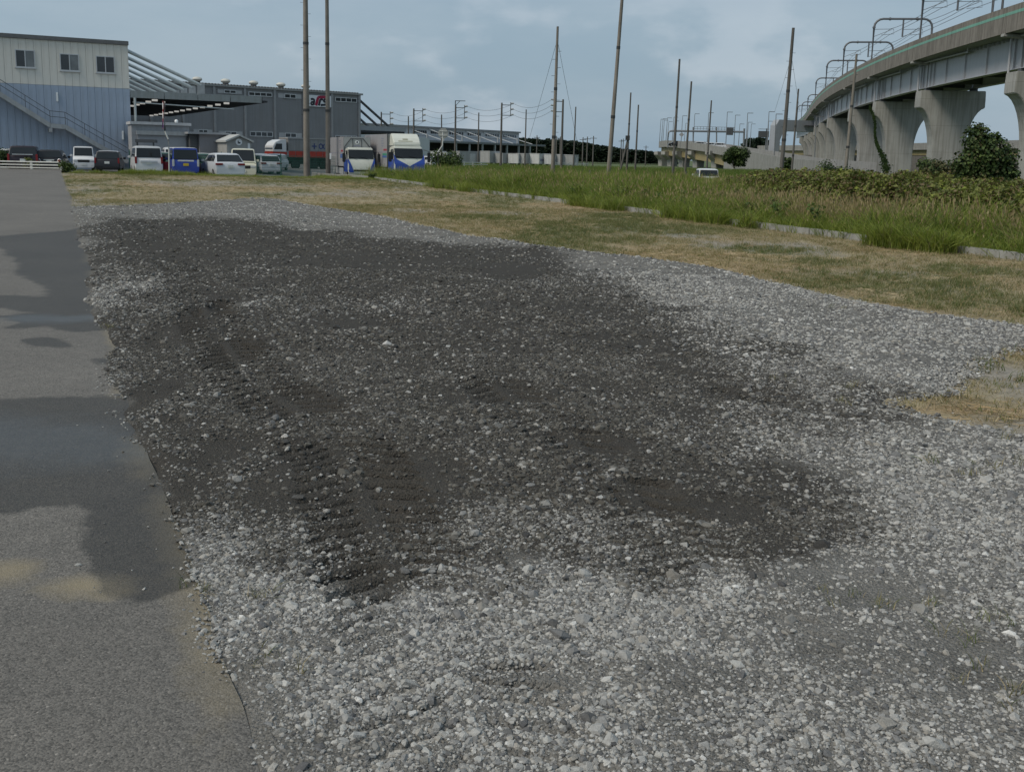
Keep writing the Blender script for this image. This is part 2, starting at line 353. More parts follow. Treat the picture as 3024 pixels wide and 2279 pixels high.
def _b(nt, N, L, b):
    p = pos(N); wet = att(N, 'wet'); snd = att(N, 'sand'); pd = att(N, 'puddle')
    big = nz(N, L, p, .55, 5); fine = nz(N, L, p, 95, 3, .7); mid = nz(N, L, p, 9, 5)
    vo = N.new('ShaderNodeTexVoronoi'); vo.inputs['Scale'].default_value = 165; L.new(p, vo.inputs['Vector'])
    c = rmp(N, L, big, (.3, (.118, .110, .099)), (.7, (.165, .154, .138)))
    c = mixc(N, L, rmp(N, L, mid, (.35, 0.0), (.75, .5)), c, (.10, .096, .088))
    agg = rmp(N, L, vo.outputs['Color'], (.0, .38), (.5, .92), (.9, 1.3), (1.0, 2.4)); c = mixc(N, L, 1.0, c, agg, 'MULTIPLY')
    we = rmp(N, L, mth(N, L, 'ADD', wet, mth(N, L, 'MULTIPLY', mth(N, L, 'SUBTRACT', nz(N, L, p, 7, 6, .7), .5), .9)), (.36, 0.0), (.66, 1.0))
    dark = mixc(N, L, 1.0, c, (.40, .385, .36), 'MULTIPLY')
    c = mixc(N, L, we, c, dark)
    c = mixc(N, L, mth(N, L, 'MULTIPLY', rmp(N, L, mth(N, L, 'ADD', snd, mth(N, L, 'MULTIPLY', mth(N, L, 'SUBTRACT', mid, .5), .8)), (.15, 0.0), (.9, .75)), mth(N, L, 'SUBTRACT', 1.0, mth(N, L, 'MULTIPLY', we, .55))), c, (.26, .215, .135)); L.new(c, b.inputs['Base Color'])
    pdm = rmp(N, L, mth(N, L, 'ADD', pd, mth(N, L, 'MULTIPLY', mth(N, L, 'SUBTRACT', nz(N, L, p, 11, 5, .7), .5), .5)), (.15, 0.0), (.85, 1.0))
    rg = mth(N, L, 'SUBTRACT', .85, mth(N, L, 'ADD', mth(N, L, 'MULTIPLY', we, .22), mth(N, L, 'MULTIPLY', pdm, .24)))
    L.new(rg, b.inputs['Roughness'])
    hs = mth(N, L, 'ADD', mth(N, L, 'MULTIPLY', vo.outputs['Distance'], -.9), fine)
    bn = N.new('ShaderNodeBump'); bn.inputs['Distance'].default_value = .003; L.new(hs, bn.inputs['Height']); L.new(mth(N, L, 'SUBTRACT', .75, mth(N, L, 'MULTIPLY', pdm, .45)), bn.inputs['Strength'])
    L.new(bn.outputs[0], b.inputs['Normal'])
M_ASPH = shader('worn_asphalt', _b)
grid_mesh('road', Xg, Yg, Zg, M_ASPH, {'wet': wet, 'sand': sand, 'puddle': pud})
# ---- gravel bed: outline, wet part, muddy wheel ruts
GR = [dg(x, y) for x, y in ((575, 1760), (522, 1560), (462, 1340), (402, 1185), (356, 1085), (296, 955), (266, 855), (238, 738), (203, 600), (163, 470), (152, 449),
      (260, 447), (380, 441), (480, 434), (560, 430), (640, 437), (740, 455), (830, 466), (930, 490), (1050, 515), (1200, 537), (1350, 555), (1500, 575), (1600, 590), (1700, 615), (1800, 641), (1900, 657), (2050, 681), (2212, 701), (2420, 722),
      (2440, 745), (2230, 752), (2140, 772), (2090, 810), (2070, 850), (1960, 872), (2010, 893), (2120, 912), (2230, 935), (2460, 960), (2900, 1330), (3100, 1760))]
GR = [(p.x, p.y) for p in GR]
WETP = [dg(x, y) for x, y in ((195, 478), (300, 476), (420, 472), (600, 486), (780, 512), (1000, 532), (1160, 548), (1270, 596), (1400, 640), (1560, 700), (1700, 762), (1850, 805), (1930, 850), (1850, 905), (1740, 960), (1720, 1050), (1700, 1130), (1560, 1165), (1400, 1215), (1330, 1260), (1180, 1245), (1000, 1275), (850, 1300), (770, 1250), (690, 1200), (600, 1130), (430, 1100), (345, 1010), (290, 900), (265, 850), (225, 700), (198, 600))]
WETP = [(p.x, p.y) for p in WETP]
def dell(x, y, rx, ry_):   # blob given in the photo's frame, returned as a ground ellipse
    c = dg(x, y); a = dg(x+rx, y); u = dg(x, y-ry_); d = dg(x, y+ry_); return ((c.x, c.y), abs(a.x-c.x), abs(u.y-d.y)/2)
MUD = [dell(*e) for e in ((640, 1040, 150, 90), (850, 1080, 190, 150), (800, 1250, 130, 60), (440, 690, 60, 55), (330, 850, 60, 60), (480, 980, 90, 60), (1100, 590, 110, 22), (420, 1050, 90, 40), (1300, 965, 120, 28), (1600, 860, 120, 20), (1560, 1110, 110, 32), (1050, 860, 200, 30), (1900, 1290, 160, 40), (2130, 1400, 150, 70), (760, 700, 120, 22), (640, 870, 130, 50), (520, 760, 70, 40), (1130, 1210, 150, 40), (1400, 1085, 90, 40), (1150, 1480, 200, 50))]
BARE = [dell(*e) for e in ((1420, 1085, 90, 35), (1950, 1250, 330, 90), (2150, 1430, 250, 130), (1500, 1480, 260, 50), (1700, 1380, 200, 60))]
def wet_at(X, Y):
    sd = poly_sd(X, Y, WETP); n = fbm(X*.9, Y*.7, 61, 5)-.5; s = .10+.035*np.abs(Y)
    w_ = sstep(-1, 1, (sd+n*.95+.10+(fbm(X*3.5, Y*2.5, 65, 4)-.5)*.6)/s*.6)
    inner = sstep(.30, .62, fbm(X*.8+4, Y*.5, 67, 4)+.18*sstep(.2, 1.2, sd)+.06)
    return w_*(.38+.62*inner)
def blob(X, Y, E, s):
    r = np.zeros(np.shape(X))
    for c, a, b_ in E: r = np.maximum(r, np.clip(1.15-((X-c[0])/a)**2-((Y-c[1])/b_)**2+(fbm(X*2.4, Y*2.4, s, 4)-.5)*1.1, 0, 1))
    return r
def mud_at(X, Y): return blob(X, Y, MUD, 71)
TRK = [([(868, 1262), (826, 1175), (755, 1000), (645, 890), (550, 830), (480, 735), (430, 650), (340, 540)], .62, .128, .125), ([(1380, 1100), (1270, 985), (1060, 830), (860, 690), (640, 560)], .50, .125, .03),
       ([(1900, 900), (1600, 850), (1350, 760), (1150, 690), (900, 610)], .5, .14, .022)]
TRK = [([dg(*p) for p in a], b, c, d) for a, b, c, d in TRK]
def tread(X, Y):
    z = np.zeros(np.shape(X))
    for pts, wd, per, amp in TRK:
        s0 = 0.0; best = np.full(np.shape(X), 1e9); S = np.zeros(np.shape(X)); Tt = np.zeros(np.shape(X))
        for a, b in zip(pts[:-1], pts[1:]):
            e = b-a; l = math.hypot(e.x, e.y); ux, uy = e.x/l, e.y/l; s = (X-a.x)*ux+(Y-a.y)*uy; t = (X-a.x)*uy-(Y-a.y)*ux
            d = np.abs(t)+np.maximum(0, -s)+np.maximum(0, s-l); k = d < best; best = np.where(k, d, best); S = np.where(k, s+s0, S); Tt = np.where(k, t, Tt); s0 += l
        ph = (S+.45*np.abs(Tt)+.09*(fbm(X*2.5, Y*2.5, 77, 3)-.5)*2)/per; ph = ph-np.floor(ph); lug = .22*np.exp(-((ph-.15)/.14)**2)+.22*np.exp(-((ph-.85)/.14)**2)-np.exp(-((ph-.5)/.13)**2)
        win = sstep(wd/2, wd/2-.06, np.abs(Tt))*sstep(.02, .07, np.abs(Tt))
        z += win*(lug*amp*(.4+.6*sstep(.32, .52, fbm(X*.9, Y*.9, 79, 3)))-.012)
    return z
def bed_z(X, Y):
    sd = poly_sd(X, Y, GR)+(fbm(X*1.5, Y*1.5, 81, 4)-.5)*.30
    h = .030+.075*(fbm(X*.55, Y*.55, 83, 3)-.5)+.018*(fbm(X*2.6, Y*2.6, 85, 4)-.5)+.010*(fbm(X*9, Y*9, 87, 3)-.5)
    h = h*(1-.55*mud_at(X, Y))+tread(X, Y)*(.25+.75*sstep(.1, .5, mud_at(X, Y)))
    rim = .04*np.exp(-((sd-.55)/.45)**2)*sstep(6, 12, Y)
    lf = sstep(1.6, .9, X-road_x(Y)); h = np.where(lf > 0, h*(1-.45*lf), h)
    return np.where(sd > -.6, -.07+(h+rim+.07)*sstep(-.18-.12*lf, (.22+.012*Y)*(1-lf)+.04*lf, sd), -.09), sd
ry = np.concatenate([rows(1.6, 3.2, 900, .012)[:-1], rows(3.2, 9, 2500, .006)[:-1], rows(9, 34, 900, .05)]); th = np.linspace(-.60, .66, 560)
TH, RR = np.meshgrid(th, ry); Xb = np.tan(TH)*RR; Yb = RR
Zb, SDb = bed_z(Xb, Yb); drop = SDb < -.45
def _b(nt, N, L, b):
    p = pos(N); wet = att(N, 'wet'); mud = att(N, 'mud')
    n1 = nz(N, L, p, 3, 6); n2 = nz(N, L, p, 60, 4, .7)
    vo = N.new('ShaderNodeTexVoronoi'); vo.inputs['Scale'].default_value = 75; L.new(p, vo.inputs['Vector'])
    vb = N.new('ShaderNodeTexVoronoi'); vb.inputs['Scale'].default_value = 190; L.new(p, vb.inputs['Vector'])
    dry = rmp(N, L, n1, (.3, (.12, .116, .106)), (.7, (.195, .188, .173)))
    dry = mixc(N, L, .8, dry, rmp(N, L, vb.outputs['Color'], (.1, .55), (.9, 1.35)), 'MULTIPLY')
    peb = rmp(N, L, vo.outputs['Color'], (.1, .30), (.6, .62), (1.0, 1.1))
    dry = mixc(N, L, rmp(N, L, vo.outputs['Distance'], (.15, .55), (.5, .0)), dry, mixc(N, L, 1.0, peb, (.36, .355, .34), 'MULTIPLY'))
    wetc = mixc(N, L, n1, (.036, .033, .0285), (.068, .062, .053)); wetc = mixc(N, L, .7, wetc, rmp(N, L, vb.outputs['Color'], (.1, .6), (.9, 1.45)), 'MULTIPLY')
    we = rmp(N, L, mth(N, L, 'ADD', wet, mth(N, L, 'MULTIPLY', mth(N, L, 'SUBTRACT', nz(N, L, p, 4, 6, .7), .5), .9)), (.22, 0.0), (.62, 1.0))
    c = mixc(N, L, we, dry, wetc)
    L.new(c, b.inputs['Base Color']); L.new(mth(N, L, 'SUBTRACT', .97, mth(N, L, 'MULTIPLY', we, .10)), b.inputs['Roughness'])
    b1 = bumpn(N, L, mth(N, L, 'ADD', mth(N, L, 'MULTIPLY', vo.outputs['Distance'], -1.0), mth(N, L, 'MULTIPLY', n2, .8)), .8, .012)
    L.new(bumpn(N, L, mth(N, L, 'MULTIPLY', vb.outputs['Distance'], -1.0), .6, .005, b1), b.inputs['Normal'])
M_BED = shader('gravel_fines_and_mud', _b); M_BED.node_tree.nodes['Principled BSDF'].inputs['Specular IOR Level'].default_value = .2
bed = grid_mesh('gravel_bed', Xb, Yb, Zb, M_BED, {'wet': wet_at(Xb, Yb), 'mud': mud_at(Xb, Yb)}, drop=drop)
tag(bed, 'grey crushed stone spread beside the asphalt, dark and wet in the middle', 'gravel')
# stones
def _b(nt, N, L, b):
    tc = N.new('ShaderNodeTexCoord'); oi = N.new('ShaderNodeObjectInfo'); wet = mth(N, L, 'MAXIMUM', att(N, 'wet', 'INSTANCER'), att(N, 'wet', 'OBJECT'))
    c = rmp(N, L, oi.outputs['Random'], (.0, (.11, .11, .112)), (.22, (.23, .23, .225)), (.5, (.36, .357, .34)), (.72, (.45, .445, .42)), (.86, (.33, .31, .275)), (.97, (.54, .535, .51)), (1.0, (.66, .655, .63)))
    n = nz(N, L, tc.outputs['Object'], 2.6, 5); c = mixc(N, L, .85, c, rmp(N, L, n, (.3, .72), (.7, 1.15)), 'MULTIPLY')
    d = mixc(N, L, 1.0, c, (.25, .236, .212), 'MULTIPLY'); c = mixc(N, L, wet, c, d)
    L.new(c, b.inputs['Base Color']); L.new(mth(N, L, 'SUBTRACT', .88, mth(N, L, 'MULTIPLY', wet, .28)), b.inputs['Roughness'])
    L.new(bumpn(N, L, nz(N, L, tc.outputs['Object'], 6, 4), .35, .25), b.inputs['Normal'])
M_STONE = shader('crushed_stone', _b); M_STONE.node_tree.nodes['Principled BSDF'].inputs['Specular IOR Level'].default_value = .3
def rock(seed):
    r = random.Random(seed); bm = bmesh.new(); n = r.randint(11, 16)
    sx, sy, sz = r.uniform(.85, 1.25), r.uniform(.7, 1.0), r.uniform(.5, .8)
    for i in range(n):
        z = 1-2*(i+.5)/n; a = i*2.39996+r.uniform(-.5, .5); q = math.sqrt(max(0, 1-z*z)); k = r.uniform(.82, 1.12)
        bm.verts.new((q*math.cos(a)*sx*k, q*math.sin(a)*sy*k, z*sz*k))
    bmesh.ops.convex_hull(bm, input=bm.verts)
    me = bpy.data.meshes.new('stone'); bm.to_mesh(me); bm.free(); me.materials.append(M_STONE); return me
ROCKS = [rock(100+i) for i in range(16)]
rockset = piece_set('stone_piece', ROCKS)
def scatter(n, y0, y1, rmed, rsig, thmin=-.62, thmax=.62):
    # even over the ground: pick depth with weight y (a wedge), then bearing
    y = np.sqrt(RNG.uniform(y0*y0, y1*y1, n)); t = RNG.uniform(math.tan(thmin), math.tan(thmax), n); return t*y, y, np.exp(RNG.normal(math.log(rmed), rsig, n))
PX_, PY_, PR_ = [], [], []
for n, y0, y1, rm, sg in ((170000, 2.0, 4.2, .0050, .50), (170000, 4.2, 7.5, .0068, .48), (130000, 7.5, 13, .0102, .44), (110000, 13, 32, .0155, .38), (500, 2.0, 9, .019, .25)):
    a, b_, c = scatter(n, y0, y1, rm, sg); PX_.append(a); PY_.append(b_); PR_.append(c)
sx = np.concatenate(PX_); sy = np.concatenate(PY_); sr = np.minimum(np.concatenate(PR_), .042)
bz, sd = bed_z(sx, sy); mu = np.maximum(mud_at(sx, sy)*.93, blob(sx, sy, BARE, 91)*.68)
trk_ = np.abs(tread(sx, sy)) > .016; mu = np.where(trk_ & (wet_at(sx, sy) > .3), np.maximum(mu, .82), mu)
clump = sstep(.25, .55, fbm(sx*1.7, sy*1.7, 93, 4)); u = RNG.uniform(0, 1, len(sx))
edgef = sstep(-.10, .10, sd); keep = (u < (1-mu)*(.30+.70*clump)*edgef)
# strays thrown on to the asphalt and the verge
stray = (u > .9985) & (sd <= .1) & (sd > -.45) & (sy < 14) & (sr < .014); keep |= stray
sx, sy, sr, bz, sd, mu = [a[keep] for a in (sx, sy, sr, bz, sd, mu)]
sz_ = np.maximum(bz, np.where(sx < road_x(sy), .012, .0))-sr*.02
swet = np.clip((wet_at(sx, sy)+(RNG.uniform(0, 1, len(sx))-.5)*.9+(fbm(sx*6, sy*6, 95, 3)-.5)*.6-.15)*1.6, 0, 1)*np.where(RNG.uniform(0, 1, len(sx)) < .08, .2, 1)
rot = np.stack([RNG.normal(0, .35, len(sx)), RNG.normal(0, .35, len(sx)), RNG.uniform(0, 6.28, len(sx))], -1)
sidx = RNG.integers(0, len(ROCKS), len(sx))
# the 300 that show largest are single stones
show = sr/np.maximum(sy, .5); inview = np.abs(sx/np.maximum(sy, .1)) < .5; show = np.where(inview & (sy > 2.25), show, 0)
big = np.argsort(-show)[:300]; rest = np.ones(len(sx), bool); rest[big] = False
for k in big:
    o = bpy.data.objects.new('stone', ROCKS[int(sidx[k])]); col.objects.link(o); o.parent = bed; o.location = (sx[k], sy[k], sz_[k]); o.rotation_euler = tuple(rot[k]); s = float(sr[k]); o.scale = (s, s, s); o['wet'] = float(swet[k])
lg = instancer('loose_gravel', np.stack([sx, sy, sz_], -1)[rest], rot[rest], np.repeat(sr[rest], 3).reshape(-1, 3), sidx[rest], rockset, {'wet': swet[rest]}, bed); tag(lg, kind='stuff')
# ---- verge of mown, half-dry grass between gravel and kerb
ry = rows(1.5, 68, 620, .06); T = np.linspace(0, 1, 230); T2, Yv = np.meshgrid(T, ry)
xa = road_x(Yv)-.07+.16*(fbm(Yv*1.7, Yv*0+3, 7, 4)-.5); xb = np.maximum(kerb_x(Yv)-.02, xa+.5); Xv = xa+(xb-xa)*T2
GREEN = [dell(*e) for e in ((1900, 610, 260, 30), (2080, 650, 230, 28), (1450, 495, 160, 12), (1100, 430, 110, 8), (700, 388, 220, 9), (860, 398, 110, 7), (450, 372, 330, 9), (200, 390, 60, 6), (1650, 540, 120, 10), (1050, 470, 120, 6), (2100, 585, 130, 14), (1750, 565, 90, 10), (1620, 490, 60, 6), (250, 365, 300, 8))]
STRAW = [dell(*e) for e in ((1260, 447, 110, 8), (1400, 470, 80, 6), (1950, 545, 90, 9), (2120, 885, 150, 10), (560, 408, 130, 6), (760, 398, 140, 5), (2150, 570, 60, 7), (1050, 440, 120, 6), (1700, 580, 120, 8))]
SOIL = [dell(*e) for e in ((2190, 815, 150, 70), (1860, 590, 170, 12), (420, 395, 240, 9), (700, 420, 160, 6), (1330, 465, 120, 6), (1500, 510, 80, 6), (900, 455, 90, 5), (600, 400, 120, 6), (1080, 460, 120, 5), (2050, 620, 80, 9))]
def green_at(X, Y): return np.clip(blob(X, Y, GREEN, 101)+1.0*sstep(.60, .78, fbm(X*.35, Y*.22, 103, 5)), 0, 1)
def straw_at(X, Y): return np.clip(blob(X, Y, STRAW, 107)+.9*sstep(.55, .75, fbm(X*.5+9, Y*.25, 109, 5)), 0, 1)
def soil_at(X, Y): return np.clip(blob(X, Y, SOIL, 113)+1.0*sstep(.60, .74, fbm(X*.4-5, Y*.22, 117, 5)), 0, 1)
Zv = -.006+.05*(fbm(Xv*.6, Yv*.6, 121, 4)-.5)+.025*(fbm(Xv*3, Yv*3, 123, 3)-.5); Zv = Zv*sstep(.1, .6, Xv-xa)-.006*(1-sstep(.1, .6, Xv-xa))-.28*sstep(59, 68, Yv)-np.maximum(.13*sstep(.25, .7, poly_sd(Xv, Yv, GR)), .06*sstep(-.2, -.02, poly_sd(Xv, Yv, GR))*sstep(1.6, .9, Xv-xa))
def verge_z(X, Y): return -.006+.05*(fbm(X*.6, Y*.6, 121, 4)-.5)-.28*sstep(59, 68, Y)
def _b(nt, N, L, b):
    p = pos(N); n = nz(N, L, p, 1.1, 6); f = nz(N, L, p, 22, 5, .75); f2 = nz(N, L, p, 80, 3, .7)
    c = rmp(N, L, n, (.3, (.215, .17, .095)), (.5, (.285, .23, .135)), (.7, (.34, .29, .185)))
    c = mixc(N, L, att(N, 'soil'), c, (.27, .245, .205))
    c = mixc(N, L, mth(N, L, 'MULTIPLY', att(N, 'straw'), .7), c, (.36, .26, .15))
    c = mixc(N, L, mth(N, L, 'MULTIPLY', att(N, 'green'), .6), c, (.11, .125, .05))
    c = mixc(N, L, att(N, 'fines'), c, (.085, .08, .072)); c = mixc(N, L, .9, c, rmp(N, L, f, (.3, .55), (.7, 1.35)), 'MULTIPLY'); c = mixc(N, L, .5, c, rmp(N, L, f2, (.3, .6), (.7, 1.3)), 'MULTIPLY')
    L.new(c, b.inputs['Base Color']); L.new(bumpn(N, L, f, .7, .03), b.inputs['Normal'])
M_VERGE = shader('dry_verge_soil', _b, .95)
grid_mesh('verge', Xv, Yv, Zv, M_VERGE, {'green': green_at(Xv, Yv), 'straw': straw_at(Xv, Yv), 'soil': soil_at(Xv, Yv), 'fines': sstep(-.7, -.1, poly_sd(Xv, Yv, GR))*sstep(1.4, .8, Xv-xa)*sstep(2.9, 4.2, Yv)*(Yv < 31)*.9})
# ---- grass pieces
def leafmat(name, stops, rough=.6, tr=.25):
    def bb(nt, N, L, b):
        oi = N.new('ShaderNodeObjectInfo'); c = rmp(N, L, oi.outputs['Random'], *stops); L.new(c, b.inputs['Base Color'])
        t = N.new('ShaderNodeBsdfTranslucent'); L.new(mixc(N, L, 1.0, c, (1.25, 1.3, .8), 'MULTIPLY'), t.inputs['Color'])
        m = N.new('ShaderNodeMixShader'); m.inputs[0].default_value = tr; L.new(b.outputs[0], m.inputs[1]); L.new(t.outputs[0], m.inputs[2])
        L.new(m.outputs[0], N['Material Output'].inputs[0]); b.inputs['Specular IOR Level'].default_value = .25
    return shader(name, bb, rough)
def tuft(seed, n, h, spread, wd, bend, mats, seg=3, wts=None, lean=0.0, head=0.0):
    r = random.Random(seed); V, Fc, MI = [], [], []
    for i in range(n):
        a = r.uniform(0, 6.283); q = spread*math.sqrt(r.random()); bx, by = q*math.cos(a), q*math.sin(a)
        da = r.uniform(0, 6.283); hh = h*r.uniform(.55, 1.1); b = bend*r.uniform(.3, 1.3); w_ = wd*r.uniform(.7, 1.2); fa = r.uniform(0, 3.14)
        ux, uy = math.cos(da)*b+lean, math.sin(da)*b; px, py = math.cos(fa)*w_/2, math.sin(fa)*w_/2; o = len(V)
        for k in range(seg):
            t = k/seg; x = bx+ux*hh*t*t; y = by+uy*hh*t*t; z = hh*(t-.28*b*t*t); kk = 1-.55*t
            V += [(x-px*kk, y-py*kk, z), (x+px*kk, y+py*kk, z)]
        V.append((bx+ux*hh, by+uy*hh, hh*(1-.28*b)))
        mi = r.choices(range(len(mats)), wts or [1]*len(mats))[0]
        for k in range(seg-1): Fc.append((o+2*k, o+2*k+1, o+2*k+3, o+2*k+2)); MI.append(mi)
        Fc.append((o+2*seg-2, o+2*seg-1, o+2*seg)); MI.append(mi)
        if head and r.random() < head:      # seed head
            x, y, z = V[-1]; o = len(V); hl = .13*h; hw = .016
            V += [(x, y, z-.02), (x-hw, y, z+hl*.4), (x+hw, y+.01, z+hl*.45), (x+ux*.05, y+uy*.05, z+hl)]; Fc += [(o, o+2, o+3, o+1)]; MI.append(len(mats)-1)
    me = bpy.data.meshes.new('tuft'); me.from_pydata(V, [], Fc)
    for m in mats: me.materials.append(m)
    me.polygons.foreach_set('material_index', MI); me.update(); return me
M_DRY = leafmat('dry_blade', ((0, (.27, .21, .115)), (.5, (.36, .29, .17)), (1, (.45, .38, .24))))
M_SHG = leafmat('short_green_blade', ((0, (.06, .09, .026)), (.5, (.10, .13, .04)), (1, (.15, .17, .06))))
M_OLV = leafmat('olive_blade', ((0, (.14, .13, .05)), (1, (.24, .21, .10))))
M_TALL = leafmat('tall_yellow_green_blade', ((0, (.12, .16, .025)), (.5, (.19, .235, .042)), (1, (.29, .325, .075))), tr=.3)
M_TALL2 = leafmat('tall_deep_green_blade', ((0, (.065, .115, .02)), (1, (.12, .175, .034))), tr=.3)
M_TAN = leafmat('seed_head_and_dead_blade', ((0, (.22, .165, .085)), (1, (.36, .29, .17))))
def place(name, X, Y, Z, smin, smax, meshes, tilt=.12, kind='stuff', zs=None, parent=None):
    n = len(X); s = RNG.uniform(smin, smax, n); zz = s if zs is None else s*zs
    o = instancer(name, np.stack([X, Y, Z], -1), np.stack([RNG.normal(0, tilt, n), RNG.normal(0, tilt, n), RNG.uniform(0, 6.28, n)], -1), np.stack([s, s, zz], -1), RNG.integers(0, len(meshes), n), piece_set(name+'_piece', meshes), parent=parent)
    return tag(o, kind=kind)
def wedge(n, y0, y1, t0, t1):
    y = np.sqrt(RNG.uniform(y0*y0, y1*y1, n)); return RNG.uniform(t0, t1, n)*y, y
def vmask(X, Y):    # on the verge, off gravel and asphalt
    return (X > road_x(Y)+.02) & (X < kerb_x(Y)-.05) & (poly_sd(X, Y, GR) < .02) & (Y < 68)
dry_m = [tuft(200+i, 16, .05, .07, .004, 1.3, [M_DRY, M_OLV, M_SHG], 2, (6, 3, .6)) for i in range(6)]
grn_m = [tuft(220+i, 22, .07, .08, .0045, 1.0, [M_SHG, M_OLV, M_DRY], 2, (7, 2, 1)) for i in range(6)]
x1, y1 = wedge(60000, 5.2, 30, -.5, .66); x2, y2 = wedge(52000, 26, 67, -.5, .35)
X = np.concatenate([x1, x2]); Y = np.concatenate([y1, y2]); ok = vmask(X, Y); X, Y = X[ok], Y[ok]
g = green_at(X, Y); so_ = soil_at(X, Y); u = RNG.uniform(0, 1, len(X)); isg = u < g*.7+.04; k1 = (~isg) & (RNG.uniform(0, 1, len(X)) > so_*.65)
place('dry_grass', X[k1], Y[k1], verge_z(X[k1], Y[k1]), .7, 1.5, dry_m, .25)
place('short_green_grass', X[isg], Y[isg], verge_z(X[isg], Y[isg])-.005, .7, 1.5, grn_m, .2)
# straw left by the mower
def straw_mesh(seed):
    r = random.Random(seed); V, Fc = [], []
    for i in range(26):
        x, y = r.gauss(0, .16), r.gauss(0, .12); a = r.gauss(0, .7); l = r.uniform(.05, .19); z = r.uniform(.003, .022); dz = r.uniform(-.012, .012); w_ = .0019; o = len(V)
        cx, sy_ = math.cos(a), math.sin(a); V += [(x-sy_*w_, y+cx*w_, z), (x+sy_*w_, y-cx*w_, z), (x+cx*l+sy_*w_, y+sy_*l-cx*w_, z+dz), (x+cx*l-sy_*w_, y+sy_*l+cx*w_, z+dz+.003)]; Fc.append((o, o+1, o+2, o+3))
    me = bpy.data.meshes.new('straw'); me.from_pydata(V, [], Fc); me.materials.append(M_STRAW); me.update(); return me
M_STRAW = leafmat('cut_straw', ((0, (.30, .21, .11)), (.5, (.40, .30, .17)), (1, (.52, .42, .27))), tr=.1)
x1, y1 = wedge(9000, 7, 60, -.45, .62); ok = vmask(x1, y1) & (RNG.uniform(0, 1, len(x1)) < np.maximum(straw_at(x1, y1)*.8, .03)); x1, y1 = x1[ok], y1[ok]
hp = [dell(*e) for e in ((2150, 888, 110, 14), (1960, 545, 80, 8), (1420, 470, 60, 5), (1700, 560, 60, 6))]; hx, hy = [], []
for (c, a, b_) in hp: hx.append(RNG.normal(c[0], a*.9, 12)); hy.append(RNG.normal(c[1], b_*.7, 12))
hx = np.concatenate(hx); hy = np.concatenate(hy); place('cut_straw_litter', np.concatenate([x1, hx]), np.concatenate([y1, hy]), verge_z(np.concatenate([x1, hx]), np.concatenate([y1, hy]))+.004, .7, 1.4, [straw_mesh(300+i) for i in range(5)], .06)
# weeds in the gravel, foreground right, and by the asphalt edge
wp = [(1915, 1315, .9), (1985, 1320, .6), (1838, 1300, .6), (2148, 1345, .6), (2085, 1402, .8), (1840, 850, .8), (1830, 880, .7), (1700, 830, .6), (2140, 1020, 1.0), (2190, 1010, 1.2), (2090, 1035, .8), (2200, 1040, .9), (2180, 945, .7), (525, 1300, .55), (1815, 675, .7), (2140, 1470, .5), (233, 715, .6), (2195, 1530, .5), (600, 1445, .3), (410, 1265, .35), (1960, 880, .6), (2010, 1010, .5)]
P = [dg(x, y) for x, y, s in wp]; P2 = [(p.x+random.gauss(0, .05), p.y+random.gauss(0, .05), s) for p, (x, y, s) in zip(P, wp) for k in range(3)]
X = np.array([p[0] for p in P2]); Y = np.array([p[1] for p in P2])
place('gravel_weeds', X, Y, np.maximum(bed_z(X, Y)[0], 0), .45, .95, [tuft(240+i, 11, .085, .05, .0035, 1.1, [M_SHG, M_OLV, M_DRY], 3, (3, 3, 2)) for i in range(5)], .2)
# ---- kerb of single concrete blocks
M_KERB = mat('kerb_concrete', (.32, .32, .30), .9, var=.22, scale=2.5, bump=.4, bscale=60, streak=.25)
kerb = thing('kerb', None, None); kerb['kind'] = 'structure'
kd = Vector((KB1.x-KB0.x, KB1.y-KB0.y, 0)); kl = kd.length; kd.normalize(); kn = Vector((-kd.y, kd.x, 0)); ka = math.atan2(kd.y, kd.x)
kb = MB().hexa([(-.297, -.075, -.2), (.297, -.075, -.2), (.297, .075, -.2), (-.297, .075, -.2)], [(-.297, -.06, .14), (.297, -.06, .14), (.297, .075, .14), (-.297, .075, .14)]).build('kerb_block', M_KERB, kerb, bevel=.012)
first = True; s = -8.0
while s < kl-1:
    p = Vector((KB0.x, KB0.y, 0))+kd*s-kn*.075; o = kb if first else share('kerb_block', kb, kerb); first = False
    zz = -.01+random.gauss(0, .003)-.2*float(sstep(62, 80, p.y)); o.location = (p.x+random.gauss(0, .003), p.y, zz); o.rotation_euler = (random.gauss(0, .006), random.gauss(0, .003), ka+random.gauss(0, .002)); s += .604
# ---- tall grass behind the kerb
def kdist(X, Y): return (X-KB0.x)*(-kn.x)*(-1)+(Y-KB0.y)*(-kn.y)*(-1)
def kside(X, Y):
    d = (X-KB0.x)*kn.x+(Y-KB0.y)*kn.y
    return d if kn.x > 0 else -d
tall_m = [tuft(400+i, 30, .95+.06*(i%3), .16, .016, .62+.2*(i%2), [M_TALL, M_TALL2, M_TAN], 4, (6, 3.5, .7), lean=.18, head=.04) for i in range(8)]
tall_b = [tuft(420+i, 34, .95, .17, .013, .62, [M_TAN, M_OLV, M_TALL, M_TAN], 4, (3, 3, 3, 1), lean=.15, head=.35) for i in range(6)]
mid_m = [tuft(440+i, 30, .46, .14, .013, .75, [M_TALL, M_TALL2, M_OLV], 3, (7, 2, 1)) for i in range(6)]
deep_m = [tuft(460+i, 30, .95, .22, .016, .45, [M_TALL2, M_TALL, M_SHG], 3, (6, 2, 3)) for i in range(6)]
x1, y1 = wedge(42000, 13, 48, -.30, .66); x2, y2 = wedge(26000, 40, 74, -.30, .60)
X = np.concatenate([x1, x2]); Y = np.concatenate([y1, y2]); ks = kside(X, Y); ok = (ks > .05) & (ks < 22); X, Y, ks = X[ok], Y[ok], ks[ok]
